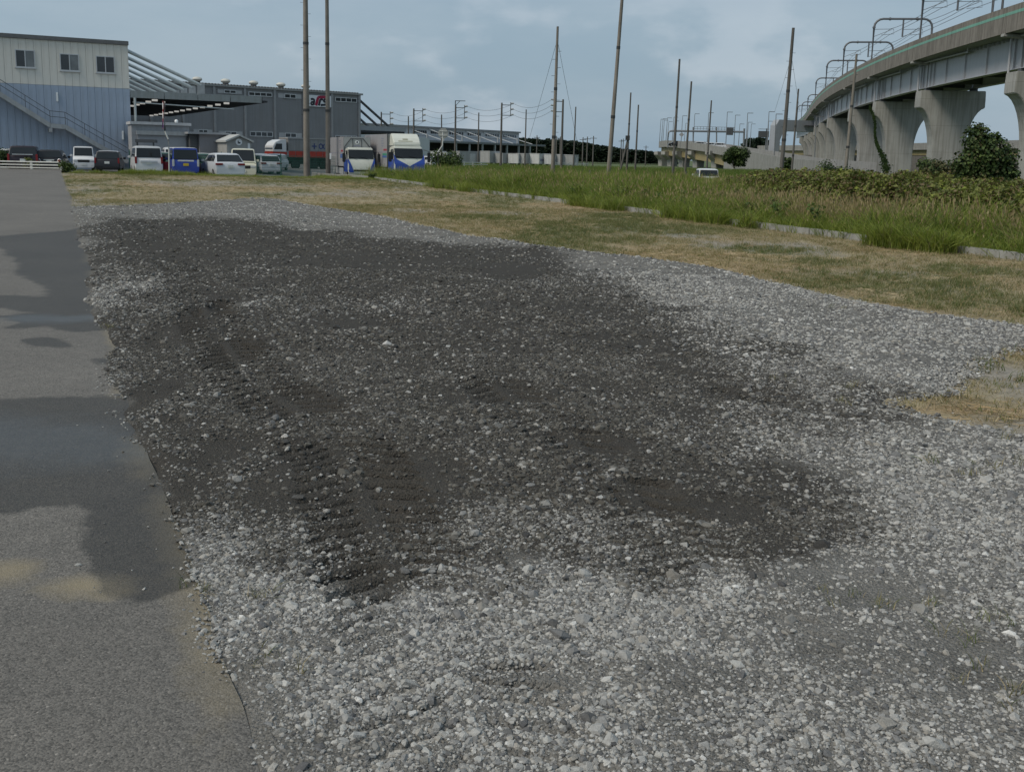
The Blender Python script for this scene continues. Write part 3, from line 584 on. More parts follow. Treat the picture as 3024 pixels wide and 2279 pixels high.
truck = (Y > 68) & (X > -17) & (X < -4); X, Y, ks = X[~truck], Y[~truck], ks[~truck]
dn = fbm(X*.3, Y*.3, 131, 4); u = RNG.uniform(0, 1, len(X)); near = ks < .25+.45*fbm(X*.7, Y*.7, 133, 3)
keep = u < np.where(ks < 4, 1, .55); brown = (X/Y > .14+.12*fbm(X*.4, Y*.4, 139, 3)) & (RNG.uniform(0, 1, len(X)) < .55*sstep(.38, .6, fbm(X*.35, Y*.35, 137, 4))) & (ks > .8)
brown |= (RNG.uniform(0, 1, len(X)) < .10*sstep(.45, .6, fbm(X*.5, Y*.3, 171, 4))) & (ks > .6)
hs = .30+1.25*fbm(X*.45, Y*.45, 141, 4)
def sub(k): return X[k], Y[k], gz(X[k], Y[k])+.02
a, b_, c = sub(keep & near); ex, ey = [], []
for (xa_, xb_, den) in ((1255, 1360, 34), (1460, 1585, 40), (1915, 2075, 90), (930, 1030, 20), (1622, 1650, 5)):
    for k in range(den*2):
        px = RNG.uniform(xa_, xb_)*K; p_ = gnd(px, 500+(px-915)*.1176, .14); sd_ = -1 if kn.x > 0 else 1; e_ = RNG.uniform(.05, .45); ex.append(p_.x+kn.x*sd_*e_); ey.append(p_.y+kn.y*sd_*e_)
kx = np.concatenate([a, np.array(ex)]); ky = np.concatenate([b_, np.array(ey)]); kz = np.concatenate([c+.05, np.zeros(len(ex))]); place('kerb_side_grass', kx, ky, kz, .7, 1.25, mid_m, .15)
a, b_, c = sub(keep & ~near & ~brown); place('tall_grass', a, b_, c, .62, 1.08, tall_m, .1, zs=(hs*1.05)[keep & ~near & ~brown])
a, b_, c = sub(keep & ~near & brown); place('tall_brown_seeding_grass', a, b_, c, .55, .9, tall_b, .12)
wk = (RNG.uniform(0, 1, len(X)) < .05*sstep(.45, .62, fbm(X*.6, Y*.6, 173, 4))) & (ks > .4) & (X/Y < .3); WKX, WKY = X[wk], Y[wk]
x1, y1 = wedge(26000, 62, 190, -.22, .62); ks = kside(x1, y1); k = (ks > 18) & ~((x1 < -3) & (y1 < 90)); x1, y1 = x1[k], y1[k]
place('far_deep_green_grass', x1, y1, gz(x1, y1), .7, 1.1, deep_m, .1)
# strip of weeds before the parked cars, and round the foot of the poles
x1, y1 = wedge(15000, 56, 71, -.47, -.12); k = (x1 > road_x(y1)+.6) & (kside(x1, y1) < .2) & (y1 > 58.5+5*fbm(x1*.2, y1*0, 151, 3)) & (y1 < 68); x1, y1 = x1[k], y1[k]
hh = sstep(.42, .7, fbm(x1*.35, y1*.35, 153, 4)); place('roadside_weeds', x1, y1, verge_z(x1, y1)-.02, .55, 1.0, mid_m, .15, zs=.35+.9*hh)
x1, y1 = wedge(5000, 66, 78, -.28, -.05); k = (kside(x1, y1) > -2) & ~((x1 > -17) & (x1 < -4) & (y1 > 71)); x1, y1 = x1[k], y1[k]
place('weeds_by_the_fence', x1, y1, gz(x1, y1), .5, .85, tall_m, .12, zs=.7)
# ---- leafy thicket of vines on the right
def leafclump(seed, n, rad, lw, mats, wts, flat=.75):
    r = random.Random(seed); V, Fc, MI = [], [], []
    for i in range(n):
        z = r.uniform(-1, 1); a = r.uniform(0, 6.283); q = math.sqrt(1-z*z); k = rad*r.uniform(.35, 1.0)**.6
        c = Vector((q*math.cos(a)*k, q*math.sin(a)*k, z*k*flat)); nrm = (c.normalized()*.6+Vector((r.gauss(0, .5), r.gauss(0, .5), .7+r.gauss(0, .4)))).normalized()
        t = nrm.cross(Vector((r.gauss(0, 1), r.gauss(0, 1), r.gauss(0, 1)))).normalized(); s = t.cross(nrm); l = lw*r.uniform(.6, 1.3); w_ = l*r.uniform(.35, .5); o = len(V)
        V += [c-t*l*.5, c+s*w_+nrm*.15*l, c+t*l*.55-nrm*.12*l, c-s*w_+nrm*.15*l]; Fc.append((o, o+1, o+2)); Fc.append((o, o+2, o+3)); m = r.choices(range(len(mats)), wts)[0]; MI += [m, m]
    me = bpy.data.meshes.new('leaves'); me.from_pydata(V, [], Fc)
    for m in mats: me.materials.append(m)
    me.polygons.foreach_set('material_index', MI); me.update(); return me
M_VINE = leafmat('vine_leaf', ((0, (.07, .085, .022)), (.5, (.12, .14, .038)), (1, (.20, .21, .06))), tr=.2)
M_VINEB = leafmat('withered_vine_leaf', ((0, (.09, .065, .03)), (1, (.17, .13, .065))), tr=.15)
M_DARKLEAF = leafmat('dark_bush_leaf', ((0, (.018, .035, .010)), (.6, (.04, .068, .02)), (1, (.075, .11, .035))), tr=.2)
M_LIGHTLEAF = leafmat('light_bush_leaf', ((0, (.05, .085, .02)), (1, (.11, .17, .045))), tr=.25)
vine_m = [leafclump(500+i, 80, .34, .105, [M_VINE, M_VINEB, M_TALL], (7, 3, 1)) for i in range(7)]
place('leafy_field_weeds', WKX, WKY, gz(WKX, WKY)+.35+RNG.uniform(0, .3, len(WKX)), .5, .9, [leafclump(520+i, 60, .3, .10, [M_LIGHTLEAF, M_DARKLEAF, M_VINE], (4, 2, 3)) for i in range(4)], .4)
x1, y1 = wedge(26000, 13, 52, .10, .68); ks = kside(x1, y1); q_ = x1/y1
top = sstep(.11, .27, q_+.10*(fbm(x1*.3, y1*.3, 159, 3)-.5))*(.95+.55*fbm(x1*.35, y1*.35, 161, 4))
frn = 1.5+3.2*(1-sstep(.16, .42, q_))+1.6*(fbm(x1*.5, y1*.5, 163, 3)-.3)
k = (ks > frn) & (ks < 14) & (top > .3) & (RNG.uniform(0, 1, len(x1)) < np.where(ks < frn+4, 1, .35)); x1, y1, top, ks, frn = [v[k] for v in (x1, y1, top, ks, frn)]
ramp_ = .45+.55*sstep(0, 2.2, ks-frn)
place('vine_thicket', x1, y1, gz(x1, y1)+(.12+RNG.uniform(0, 1, len(x1))**.7*(top*ramp_-.22)), .55, 1.05, vine_m, .5)
spk = [tuft(480+i, 4, .5, .06, .022, .25, [M_VINEB, M_VINE], 3, (3, 2)) for i in range(4)]
k = RNG.uniform(0, 1, len(x1)) < .016; place('dock_seed_spikes', x1[k], y1[k], gz(x1[k], y1[k])+top[k]*.62, .8, 1.3, spk, .1)
# ================================================================== BUILDINGS
class Wall:
    """vertical plane through two site points; wp gives (along, height) of a photo pixel on it"""
    def __init__(s, a, b):
        s.a = Vector((a.x, a.y, 0)); d = Vector((b.x-a.x, b.y-a.y, 0)); s.len = d.length; s.d = d.normalized(); s.n = Vector((-s.d.y, s.d.x, 0)); s.ang = math.atan2(s.d.y, s.d.x)
    def wp(s, px, py):
        r = ray(px, py); o = s.a-Vector((0, 0, H)); k = o.dot(s.n)/r.dot(s.n); p = r*k-o; return p.dot(s.d), r.z*k+H
    def world(s, x, y, z=0): p = s.a+s.d*x+s.n*y; return Vector((p.x, p.y, z))
M_GLASS = mat('dark_window_glass', (.035, .04, .045), .08, var=.25, scale=.6, spec=.6)
M_GLASSB = mat('window_with_blind', (.16, .175, .18), .25, var=.3, scale=.8)
M_ALU = mat('aluminium_frame', (.5, .51, .52), .45, metal=.4, var=.08)
M_WALLW = mat('cream_wall_panel', (.68, .66, .60), .75, var=.06, scale=.7, streak=.16)
M_WALLB = mat('blue_grey_wall_panel', (.33, .395, .49), .7, var=.07, scale=.7, streak=.14)
M_PARA = mat('dark_roof_trim', (.13, .13, .13), .6, var=.12)
M_STEELG = mat('grey_painted_steel', (.33, .35, .36), .55, var=.1, streak=.15)
M_STEELD = mat('dark_grey_steel', (.075, .08, .085), .6, var=.12)
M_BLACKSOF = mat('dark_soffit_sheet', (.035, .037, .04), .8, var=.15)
M_LAMP = mat('white_lamp_cover', (.78, .8, .8), .4, var=.03)
def window(parent, x0, x1, z0, z1, y, panes=2, fr=.05, mats=None, name='window', frame=None):
    f = MB(); f.box(x0, x1, y-.05, y+.02, z0, z0+fr); f.box(x0, x1, y-.05, y+.02, z1-fr, z1); f.box(x0, x0+fr, y-.05, y+.02, z0+fr, z1-fr); f.box(x1-fr, x1, y-.05, y+.02, z0+fr, z1-fr)
    wd = (x1-x0-fr)/panes
    for i in range(1, panes): f.box(x0+fr/2+wd*i-fr/2, x0+fr/2+wd*i+fr/2, y-.05, y+.02, z0+fr, z1-fr)
    o = f.build(name, frame or M_ALU, parent)
    for i in range(panes):
        a = x0+fr/2+wd*i+fr/2; b = a+wd-fr; m = (mats or [M_GLASS])[i % len(mats or [0])]
        MB().box(a, b, y-.015-.012*(i % 2), y+.0, z0+fr, z1-fr).build('pane', m, o)
    return o
# ---- cream and blue office warehouse on the left
WA = Wall(cp(-420, 75.6), cp(392, 84.5)); A = thing('office_warehouse', 'tall building with cream upper wall and blue-grey lower wall at left edge', 'building', WA.a, WA.ang)
ZR = WA.wp(190, 111)[1]; ZB = WA.wp(190, 254)[1]; LA = WA.wp(383, 265)[0]; DEP = 52.0
core = MB().box(0, LA-.05, .12, DEP, -.6, ZR-.3).build('wall_core', M_STEELG, A)
npan = 36; pw = LA/npan
up = MB().box(.006, pw-.006, 0, .13, ZB+.006, ZR-.3).build('wall_panel', M_WALLW, A, bevel=.006)
lo = MB().box(.006, pw-.006, 0, .13, -.6, ZB-.006).build('wall_panel', M_WALLB, A, bevel=.006)
for i in range(npan):
    for q, (src) in enumerate((up, lo)):
        o = src if i == 0 else share('wall_panel', src, A); o.location = (i*pw, random.uniform(-.004, .004), 0)
MB().box(LA-.05, LA, .13, DEP, -.6, ZR-.3).build('side_wall', M_STEELG, A)
MB().box(-.2, LA+.05, -.12, DEP+.1, ZR-.3, ZR+.02).build('roof_trim', M_PARA, A, bevel=.02)
for (xa, ya, xb, yb, mt) in ((43, 146, 105, 202, [M_GLASS, M_GLASSB]), (175, 158, 235, 212, [M_GLASS, M_GLASSB]), (282, 165, 340, 218, [M_GLASS, M_GLASS])):
    x0, z1 = WA.wp(xa, ya); x1, z0 = WA.wp(xb, yb); wn = window(A, x0, x1, z0, z1, -.02, 2, .07, mt)
    MB().box(x0-.06, x1+.06, -.12, .0, z0-.07, z0-.002).build('sill', M_ALU, wn)
for (xa, ya) in ((169, 287), (363, 400)):
    x0, z0 = WA.wp(xa, ya); MB().box(x0-.07, x0+.07, -.12, -.005, z0-.36, z0+.36).build('wall_lamp', M_LAMP, A, bevel=.03)
# stair up the wall
st = MB(); pts = [WA.wp(x, y) for x, y in ((-420, 5), (0, 281), (146, 372), (190, 376), (303, 440), (372, 478))]
for y in (-1.25, -.12):
    for (a, b) in zip(pts[:-1], pts[1:]): st.bar((a[0], y, a[1]), (b[0], y, b[1]), .06, .34)
stair = st.build('staircase', M_STEELG, A)
for (a, b) in zip(pts[:-1], pts[1:]):
    n = max(2, int(abs(a[1]-b[1])/.2)); q = MB()
    for k in range(n): t = (k+.5)/n; x = a[0]+(b[0]-a[0])*t; z = a[1]+(b[1]-a[1])*t; q.box(x-.15, x+.15, -1.22, -.15, z-.02, z+.02)
    q.build('treads', M_STEELG, stair)
rail = MB()
for (a, b) in zip(pts[:-1], pts[1:]):
    for dz in (1.12, .7): rail.bar((a[0], -1.25, a[1]+dz), (b[0], -1.25, b[1]+dz), .045, .045)
    n = max(1, int(abs(b[0]-a[0])/1.3))
    for k in range(n): t = k/n; x = a[0]+(b[0]-a[0])*t; z = a[1]+(b[1]-a[1])*t; rail.box(x-.02, x+.02, -1.27, -1.23, z+.17, z+1.1)
rail.build('handrail', M_STEELD, stair)
lx, lz = WA.wp(146, 372); MB().box(lx-.12, lx+.12, -1.3, -.0, lz-.5, lz-.19).build('landing_bracket', M_STEELG, stair)
# canopy hung from tubes beside the same building
fz1 = WA.wp(392, 268)[1]; fz0 = WA.wp(392, 289)[1]; CW = WA.wp(773, 288)[0]-LA
can = MB().box(LA+.03, LA+CW, .05, DEP-2, fz0+.25, fz1-.12).build('canopy_roof', M_STEELG, A)
nf = 4; fw = CW/nf
for i in range(nf): MB().box(LA+.03+i*fw, LA+(i+1)*fw-.01, -.02, .05, fz0, fz1).build('fascia_panel', mat('canopy_fascia', (.22, .245, .25), .5, var=.08, streak=.12), can, bevel=.01)
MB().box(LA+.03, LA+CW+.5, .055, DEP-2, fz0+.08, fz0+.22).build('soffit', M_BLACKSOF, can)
MB().box(LA+CW+.002, LA+CW+.08, -.02, DEP-2, fz0+.23, fz1).build('end_fascia', M_STEELD, can)
tub = mat('galvanised_tube', (.42, .46, .46), .45, metal=.3, var=.08)
tz1 = WA.wp(383, 150)[1]; tx = WA.wp(612, 262)[0]-LA; tz0 = WA.wp(612, 262)[1]
for i in range(12):
    y = .4+i*4.0
    t = MB().tube([(LA, y, tz1), (LA+tx*.93, y, tz0+.25)], .145, 10).build('hanger_tube', tub, can, smooth=.6)
    MB().box(LA+tx*.93-.28, LA+tx*.93+.28, y-.12, y+.12, fz1-.13, tz0+.42).build('tube_bracket', M_STEELG, t)
M_LIT = mat('lit_lamp_tube', (.8, .8, .78), .4); _p = M_LIT.node_tree.nodes['Principled BSDF']; _p.inputs['Emission Color'].default_value = (1, .98, .92, 1); _p.inputs['Emission Strength'].default_value = .22
for q in (.22, .78):
    for i in range(13):
        y = 3+i*(DEP-9)/12; MB().box(LA+CW*q-.22, LA+CW*q+.22, y-.12, y+.12, fz0-.08, fz0+.078).build('soffit_lamp', M_LIT, can)
x_, z_ = WA.wp(392, 330); MB().tube([(LA+.35, -.1, -.4), (LA+.35, -.1, fz0)], .1, 8).build('downpipe', tub, A)
MB().tube([(LA+.2, .1, fz0-.35), (LA+CW*.78, .1, fz0-.6)], .05, 6).build('tie_rod', tub, can)
# ---- dark grey warehouse
WB = Wall(cp(330, 131.5), cp(1066, 155)); B = thing('grey_warehouse', 'dark grey ribbed metal warehouse with white windows behind the two tall poles', 'building', WB.a, WB.ang)
ZBR = WB.wp(830, 262)[1]; LB = WB.len
M_RIB = mat('dark_grey_ribbed_sheet', (.25, .25, .255), .6, var=.06, scale=.5, rib=5.0, streak=.1)
M_PIL = mat('pale_downpipe', (.30, .30, .30), .6, var=.1)
M_WHITE = mat('white_frame_paint', (.62, .63, .63), .55, var=.05)
MB().box(0, LB, 0, 46, -1, ZBR-.25).build('wall', M_RIB, B)
rf = MB().box(-.2, LB+.25, -.3, 46.3, ZBR-.25, ZBR).build('roof', mat('pale_roof_edge', (.30, .30, .29), .6, var=.1), B)
rr = MB()
for i in range(int(LB/.45)): rr.box(i*.45, i*.45+.2, -.36, 46.3, ZBR-.02, ZBR+.10)
rr.build('roof_ribs', M_PARA, rf)
for px in (448, 543, 635, 725, 812, 897, 980, 1060):
    x = WB.wp(px, 400)[0]; MB().box(x-.16, x+.16, -.2, -.01, -1, ZBR-.26).build('downpipe', M_PIL, B)
def strip(xa, ya, xb, yb, kind):
    x0, z1 = WB.wp(xa, ya); x1, z0 = WB.wp(xb, yb)
    if kind == 4: window(B, x0, x1, z0, z1, -.06, 4, .085, [M_GLASS], frame=M_WHITE)
    else:
        w3 = (x1-x0); MB().box(x0, x1, -.05, -.005, z0, z1).build('window_panel', mat('pale_infill_panel', (.42, .42, .42), .6, var=.05), B)
        window(B, x0+w3*.25, x1-w3*.25, z0, z1, -.11, 2, .085, [M_GLASS], frame=M_WHITE)
for a in ((642, 264, 714, 279, 2), (733, 271, 803, 287, 4), (821, 276, 890, 293, 2), (989, 287, 1053, 304, 4), (571, 382, 627, 398, 2), (645, 387, 716, 402, 2), (737, 388, 805, 405, 4), (823, 392, 891, 408, 2), (989, 400, 1053, 416, 4)): strip(*a)
# lettered sign
x0, z1 = WB.wp(913, 281); x1, z0 = WB.wp(976, 318); x0 -= .9
sg = MB().box(x0, x1, -.22, -.03, z0, z1).build('sign_board', mat('white_sign_face', (.72, .73, .74), .5, var=.02), B, bevel=.02)
ink = mat('black_sign_ink', (.02, .022, .035), .5); red = mat('crimson_sign_ink', (.34, .01, .05), .5)
def S(px, py): return WB.wp(780+px/4.424, 220+py/4.424)
def stroke(pts, wd, m): MB().ribbon([S(*p) for p in pts], wd, -.25, -.222).build('letter', m, sg)
stroke([(600, 325), (625, 323), (642, 332), (644, 350), (636, 402)], .30, ink); stroke([(641, 362), (612, 364), (602, 380), (610, 396), (634, 397)], .27, ink)
stroke([(668, 408), (690, 320), (700, 302), (722, 298), (800, 300)], .40, red)
stroke([(704, 408), (722, 336), (734, 328), (758, 328)], .32, ink)
stroke([(800, 328), (780, 330), (766, 342), (772, 356), (800, 366), (812, 382), (802, 397), (728, 404)], .30, ink)
vent_m = mat('pale_roof_vent', (.5, .5, .46), .6, var=.1)
for px, py in ((596, 244), (680, 249), (763, 255), (844, 261), (918, 267)):
    x = WB.wp(px, py)[0]; v = MB().tube([(x, 1.5, ZBR), (x, 1.5, ZBR+.5)], .42, 8).build('roof_vent', M_STEELD, B); MB().ball((x, 1.5, ZBR+.62), .68, 1, 1, .5, 10, 6).build('vent_cap', vent_m, v, smooth=.8)
# stays and small canopy at its right end
cx0 = LB; cz1 = WB.wp(1100, 372)[1]; cz0 = WB.wp(1100, 386)[1]; cl = WB.wp(1205, 380)[0]-LB
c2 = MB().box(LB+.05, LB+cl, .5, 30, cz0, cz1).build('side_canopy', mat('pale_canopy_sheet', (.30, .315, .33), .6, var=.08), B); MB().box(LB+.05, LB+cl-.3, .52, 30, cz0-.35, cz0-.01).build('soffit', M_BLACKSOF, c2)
for i in range(5):
    y = .8+i*2.9; MB().tube([(LB, y, ZBR-.7), (LB+(WB.wp(1157, 372)[0]-LB), y, cz1)], .2, 8).build('stay_tube', M_STEELD, B)
# ---- long pale warehouse in the distance
WC = Wall(cp(1062, 288), cp(1531, 355)); Cb = thing('long_pale_warehouse', 'long pale far warehouse with row of small square windows over dark loading bays', 'building', WC.a, WC.ang)
zt = WC.wp(1330, 378)[1]; LC = WC.len; zc = WC.wp(1390, 422)[1]
M_PALE = mat('pale_grey_cladding', (.50, .52, .545), .65, var=.06, scale=.3, streak=.08)
MB().box(0, LC, 0, 60, -1, zt-.5).build('wall', M_PALE, Cb); MB().box(-.4, LC+.4, -.5, 60, zt-.5, zt).build('roof', mat('grey_roof_edge', (.22, .225, .23), .6), Cb)
for zz in (zc+1.6, zc+3.2): MB().box(0, LC, -.1, -.01, zz, zz+.14).build('wall_band', M_STEELG, Cb)
for (a, b) in ((1225, 1260), (1274, 1306), (1329, 1369), (1383, 1421), (1436, 1474), (1488, 1525)):
    for k in range(6):
        px = a+(b-a)*k/5.5; yy = 388.5+(px-1225)/300*15; x, z = WC.wp(px, yy); MB().box(x-.38, x+.38, -.12, -.02, z-.38, z+.38).build('window', M_GLASS, Cb)
dk = MB().box(LC*.2, LC+3, -9, -.05, zc-.5, zc+.1).build('loading_canopy', mat('dark_canopy_edge', (.16, .17, .18), .6), Cb)
for (px, py) in ((1167, 393), (1215, 383), (1266, 381), (1321, 385), (1375, 388), (1428, 392), (1487, 400)):
    x, z = WC.wp(px, py); MB().bar((x, -.1, z), (x+5.5, -8, zc+.15), .22, .22).build('stay', M_WHITE, dk); MB().box(x+2.2, x+2.5, -4.2, -3.9, zc+.1, zc+2).build('post', M_STEELG, dk)
MB().box(LC*.2, LC+3, -2.2, -.06, -1, zc-.52).build('loading_bay', mat('dark_bay_interior', (.03, .033, .036), .9), Cb)
for i in range(9):
    x = LC*.24+i*LC*.085; MB().box(x, x+.5, -8.8, -8.3, -1, zc-.51).build('bay_column', M_STEELG, Cb)
MB().box(LC*.03, LC*.17, -14, -6, -1, zc+.6).build('side_block', M_PALE, Cb)
# ---- gatehouse with shutter, under the canopy
WD = Wall(cp(393, 81.5), cp(562, 83.5)); D = thing('shutter_garage', 'pale grey garage block with roller shutter under the hung canopy', 'garage', WD.a, WD.ang)
zt = WD.wp(480, 370)[1]; M_PG = mat('light_grey_block_wall', (.30, .315, .335), .7, var=.06, streak=.12)
MB().box(0, WD.len, 0, 2.4, -.6, zt).build('wall', M_PG, D); MB().box(-.1, WD.len+.15, -.25, 2.5, zt, zt+.22).build('roof', mat('pale_coping', (.45, .46, .47), .6), D)
x0, z1 = WD.wp(405, 392); x1, z0 = WD.wp(550, 470); MB().box(x0, x1, -.12, -.005, -.5, WD.wp(480, 398)[1]).build('shutter', mat('roller_shutter', (.33, .34, .36), .5, var=.04, rib=None), D)
MB().box(x0-.1, x1+.1, -.35, -.125, WD.wp(480, 400)[1], WD.wp(480, 388)[1]).build('shutter_box', M_STEELG, D)
MB().box(x1+.12, x1+.5, -.2, -.006, -.5, WD.wp(480, 400)[1]).build('door_jamb', M_STEELD, D)
MB().ball((WD.wp(527, 365)[0], 1, zt+.36), .15, n=8).build('roof_vent', M_LAMP, D, smooth=.8)
# ---- flat store and gabled shed
WE = Wall(cp(563, 82.5), cp(668, 84)); E = thing('flat_store', 'low grey prefab store with dark doorway next to the gabled shed', 'shed', WE.a, WE.ang)
zt = WE.wp(600, 397)[1]; MB().box(WE.wp(590, 440)[0], WE.len, 0, 5, -.6, zt).build('wall', mat('grey_prefab_panel', (.27, .265, .28), .65, var=.05, rib=9.0), E)
MB().box(.1, WE.wp(588, 440)[0], .3, 5, -.6, zt).build('dark_doorway', M_STEELD, E); MB().box(-.2, WE.len+.3, -.4, 5.3, zt+.003, zt+.16).build('roof', M_PG, E)
MB().box(WE.wp(650, 440)[0], WE.wp(666, 440)[0], -.06, -.005, -.5, zt-.35).build('window', M_GLASS, E)
WG = Wall(cp(672, 81), cp(744, 82)); Gs = thing('gabled_shed', 'small grey shed with gable front and round emblem behind the cream van', 'shed', WG.a, WG.ang)
e = WG.wp(672, 418)[1]; r = WG.wp(707, 404)[1]; Lg = WG.len; M_SH = mat('shed_sheet', (.34, .345, .335), .6, var=.06, streak=.1)
MB().prism([(0, -.6), (Lg, -.6), (Lg, e), (Lg*.5, r), (0, e)], 'y', 0, 4.5).build('wall', M_SH, Gs)
q = MB()
for a, b in (((-.15, e-.06), (Lg*.5, r+.04)), ((Lg*.5, r+.04), (Lg+.15, e-.06))): q.hexa([(a[0], -.25, a[1]), (b[0], -.25, b[1]), (b[0], 4.6, b[1]), (a[0], 4.6, a[1])], [(a[0], -.25, a[1]+.14), (b[0], -.25, b[1]+.14), (b[0], 4.6, b[1]+.14), (a[0], 4.6, a[1]+.14)])
q.build('roof', mat('shed_roof', (.42, .43, .42), .6), Gs)
ex, ez = WG.wp(705, 420); em = MB().prism([(ex+.26*math.cos(t*.5236), ez+.26*math.sin(t*.5236)) for t in range(12)], 'y', -.05, -.004).build('emblem', M_LAMP, Gs)
MB().box(ex-.09, ex-.02, -.07, -.052, ez-.12, ez+.10).build('emblem_mark', ink, em); MB().box(ex-.005, ex+.11, -.07, -.052, ez-.12, ez-.0).build('emblem_mark', ink, em)
MB().box(Lg-.3, Lg-.12, -.06, -.004, -.5, e-.1).build('door_edge', M_LAMP, Gs)
# carport roof by the blue wall
cpx = Wall(cp(402, 78.2), cp(462, 78.6)); q = thing('bike_shelter', 'small dark flat-roofed shelter in front of the shutter garage', 'shelter', cpx.a, cpx.ang)
z1 = cpx.wp(430, 414)[1]; MB().box(0, cpx.len, 0, 2.5, z1-.18, z1+.05).build('roof', M_STEELD, q)
for x in (.15, cpx.len-.15): MB().box(x-.06, x+.06, .1, .22, -.5, z1-.18).build('post', M_STEELD, q)
# ================================================================== POLES
M_POLE = mat('weathered_concrete_pole', (.21, .19, .165), .9, var=.22, scale=1.3, bump=.3, bscale=30, streak=.35)
M_POLED = mat('dark_weathered_pole', (.115, .108, .10), .9, var=.2, scale=1.3, streak=.3)
M_WIRE = mat('grey_wire', (.10, .105, .11), .6)
M_BAND = mat('steel_band', (.06, .06, .06), .5, metal=.5)
def pole(bx, by, tx, ty, d, wb, wt, label, group='old concrete poles in the field', m=None, bands=True, over=0.0, guys=None, steps=False):
    """bx,by foot and tx,ty top in the photo; wb, wt widths in photo pixels"""
    f = at(bx, by, d); t = at(tx, ty, d); f0 = f+(f-t)*((f.z-g0(f.x, f.y)+.05)/(t.z-f.z)); r0 = wb*d/F/2; r1 = wt*d/F/2
    t2 = t+(t-f0).normalized()*over; r1 = max(r1-(r0-r1)*over/max(1, (t-f0).length), .06)
    base = Vector((f0.x, f0.y, g0(f0.x, f0.y))); o = thing('concrete_pole', label, 'pole', base, 0, group); A0 = f0-base; B0 = t2-base
    MB().tube([A0+(B0-A0)*k/6 for k in range(7)], [r0+(r1-r0)*k/6 for k in range(7)], 14).build('shaft', m or M_POLE, o, smooth=.7)
    if bands:
        for k in (.32, .62):
            c = A0+(B0-A0)*k; MB().tube([c-(B0-A0).normalized()*.09, c+(B0-A0).normalized()*.09], (r0+(r1-r0)*k)*1.12, 14).build('band', M_BAND, o)
    if steps:
        q = MB()
        for k in range(12):
            c = A0+(B0-A0)*(.3+k*.05); s = 1 if k % 2 else -1; q.tube([c, c+Vector((s*(r0+.14), 0, 0))], .012, 5)
        q.build('climbing_steps', M_BAND, o)
    return o, f0, t2
pole(906, 498, 902, 0, 77, 19, 13.5, 'thick concrete pole, left of the two tall ones before the dark warehouse', over=3, steps=True)
o, f0, t0 = pole(969, 503, 965.5, 0, 78, 14, 10, 'slimmer concrete pole, right of the two tall ones before the dark warehouse', over=3)
MB().box(.17, .3, -.25, -.1, 1.55, 2.0).build('meter_box', M_LAMP, o)
o, f0, t0 = pole(1632, 513, 1647, 79, 66, 13.5, 6.5, 'tall concrete pole with two guy wires left of the leaning one', steps=True)
for (gx, gy, sg_) in ((1537, 470, -1), (1722, 480, 1)):
    e = at(gx, gy, 95); MB().tube([t0-Vector((0, 0, .8))-Vector(o.location), Vector((e.x, e.y, .2))-Vector(o.location)], .011, 5).build('guy_wire', M_WIRE, o)
pole(1797, 515, 1837, 0, 66, 13.5, 9, 'tall leaning concrete pole running out of the top of the picture', over=2.5)
pole(1987, 512, 2007, 175, 92, 8.5, 5.5, 'dark pole left of the pair before the far ramp end', m=M_POLED)
pole(2023, 507, 2042, 241, 105, 7, 5, 'dark pole right of the pair before the far ramp end', m=M_POLED)
pole(2087, 498, 2101, 297, 130, 6, 4, 'short dark pole standing just behind the half-hidden white van', m=M_POLED)
o, f0, t0 = pole(2307, 508, 2343, 83, 76, 13, 8, 'tall dark pole with guy wires before the grey steel portal', m=M_POLED, steps=True)
for gx in (2288, 2362): e = at(gx, 330, 110); MB().tube([t0-Vector((0, 0, 2))-Vector(o.location), e-Vector(o.location)], .011, 5).build('guy_wire', M_WIRE, o)
pole(2337, 519, 2358, 263, 92, 6.5, 4.5, 'thin dark pole just right of the tall pole before the portal', m=M_POLED)
pole(2497, 505, 2530, 160, 84, 11, 6, 'concrete pole standing before the viaduct piers', steps=True)
o, f0, t0 = pole(1851, 492, 1863, 274, 140, 6.5, 4, 'dark pole with a slanting prop in the middle distance', m=M_POLED)
e = cp(1829, 140, g0(10, 140)); c_ = at(1854, 412, 140); MB().tube([e-Vector(o.location), c_-Vector(o.location)], .13, 8).build('prop', M_POLED, o); MB().box(-.3, .25, -.25, .2, c_.z-o.location.z-.1, c_.z-o.location.z+.5).build('pole_box', M_BAND, o)
pole(1876, 492, 1885.5, 310, 150, 6, 4, 'dark bare pole right of the propped pole', m=M_POLED)
for (bx, tx, ty, d, lab) in ((1550, 1554, 324, 170, 'thin pole before the right end of the long pale warehouse'), (1694, 1700.5, 316, 165, 'thin pole between the guyed pole and the leaning pole'), (1206, 1206, 344, 190, 'thin bare pole just left of the bracketed one above the blue truck'), (1304, 1304, 339, 190, 'thin bare pole behind the back of the road sign'), (1412, 1414, 333, 185, 'thin bare pole left of the far bracketed pole')):
    pole(bx, 478, tx, ty, d, 4.6, 3.4, lab, m=M_POLED, bands=False)
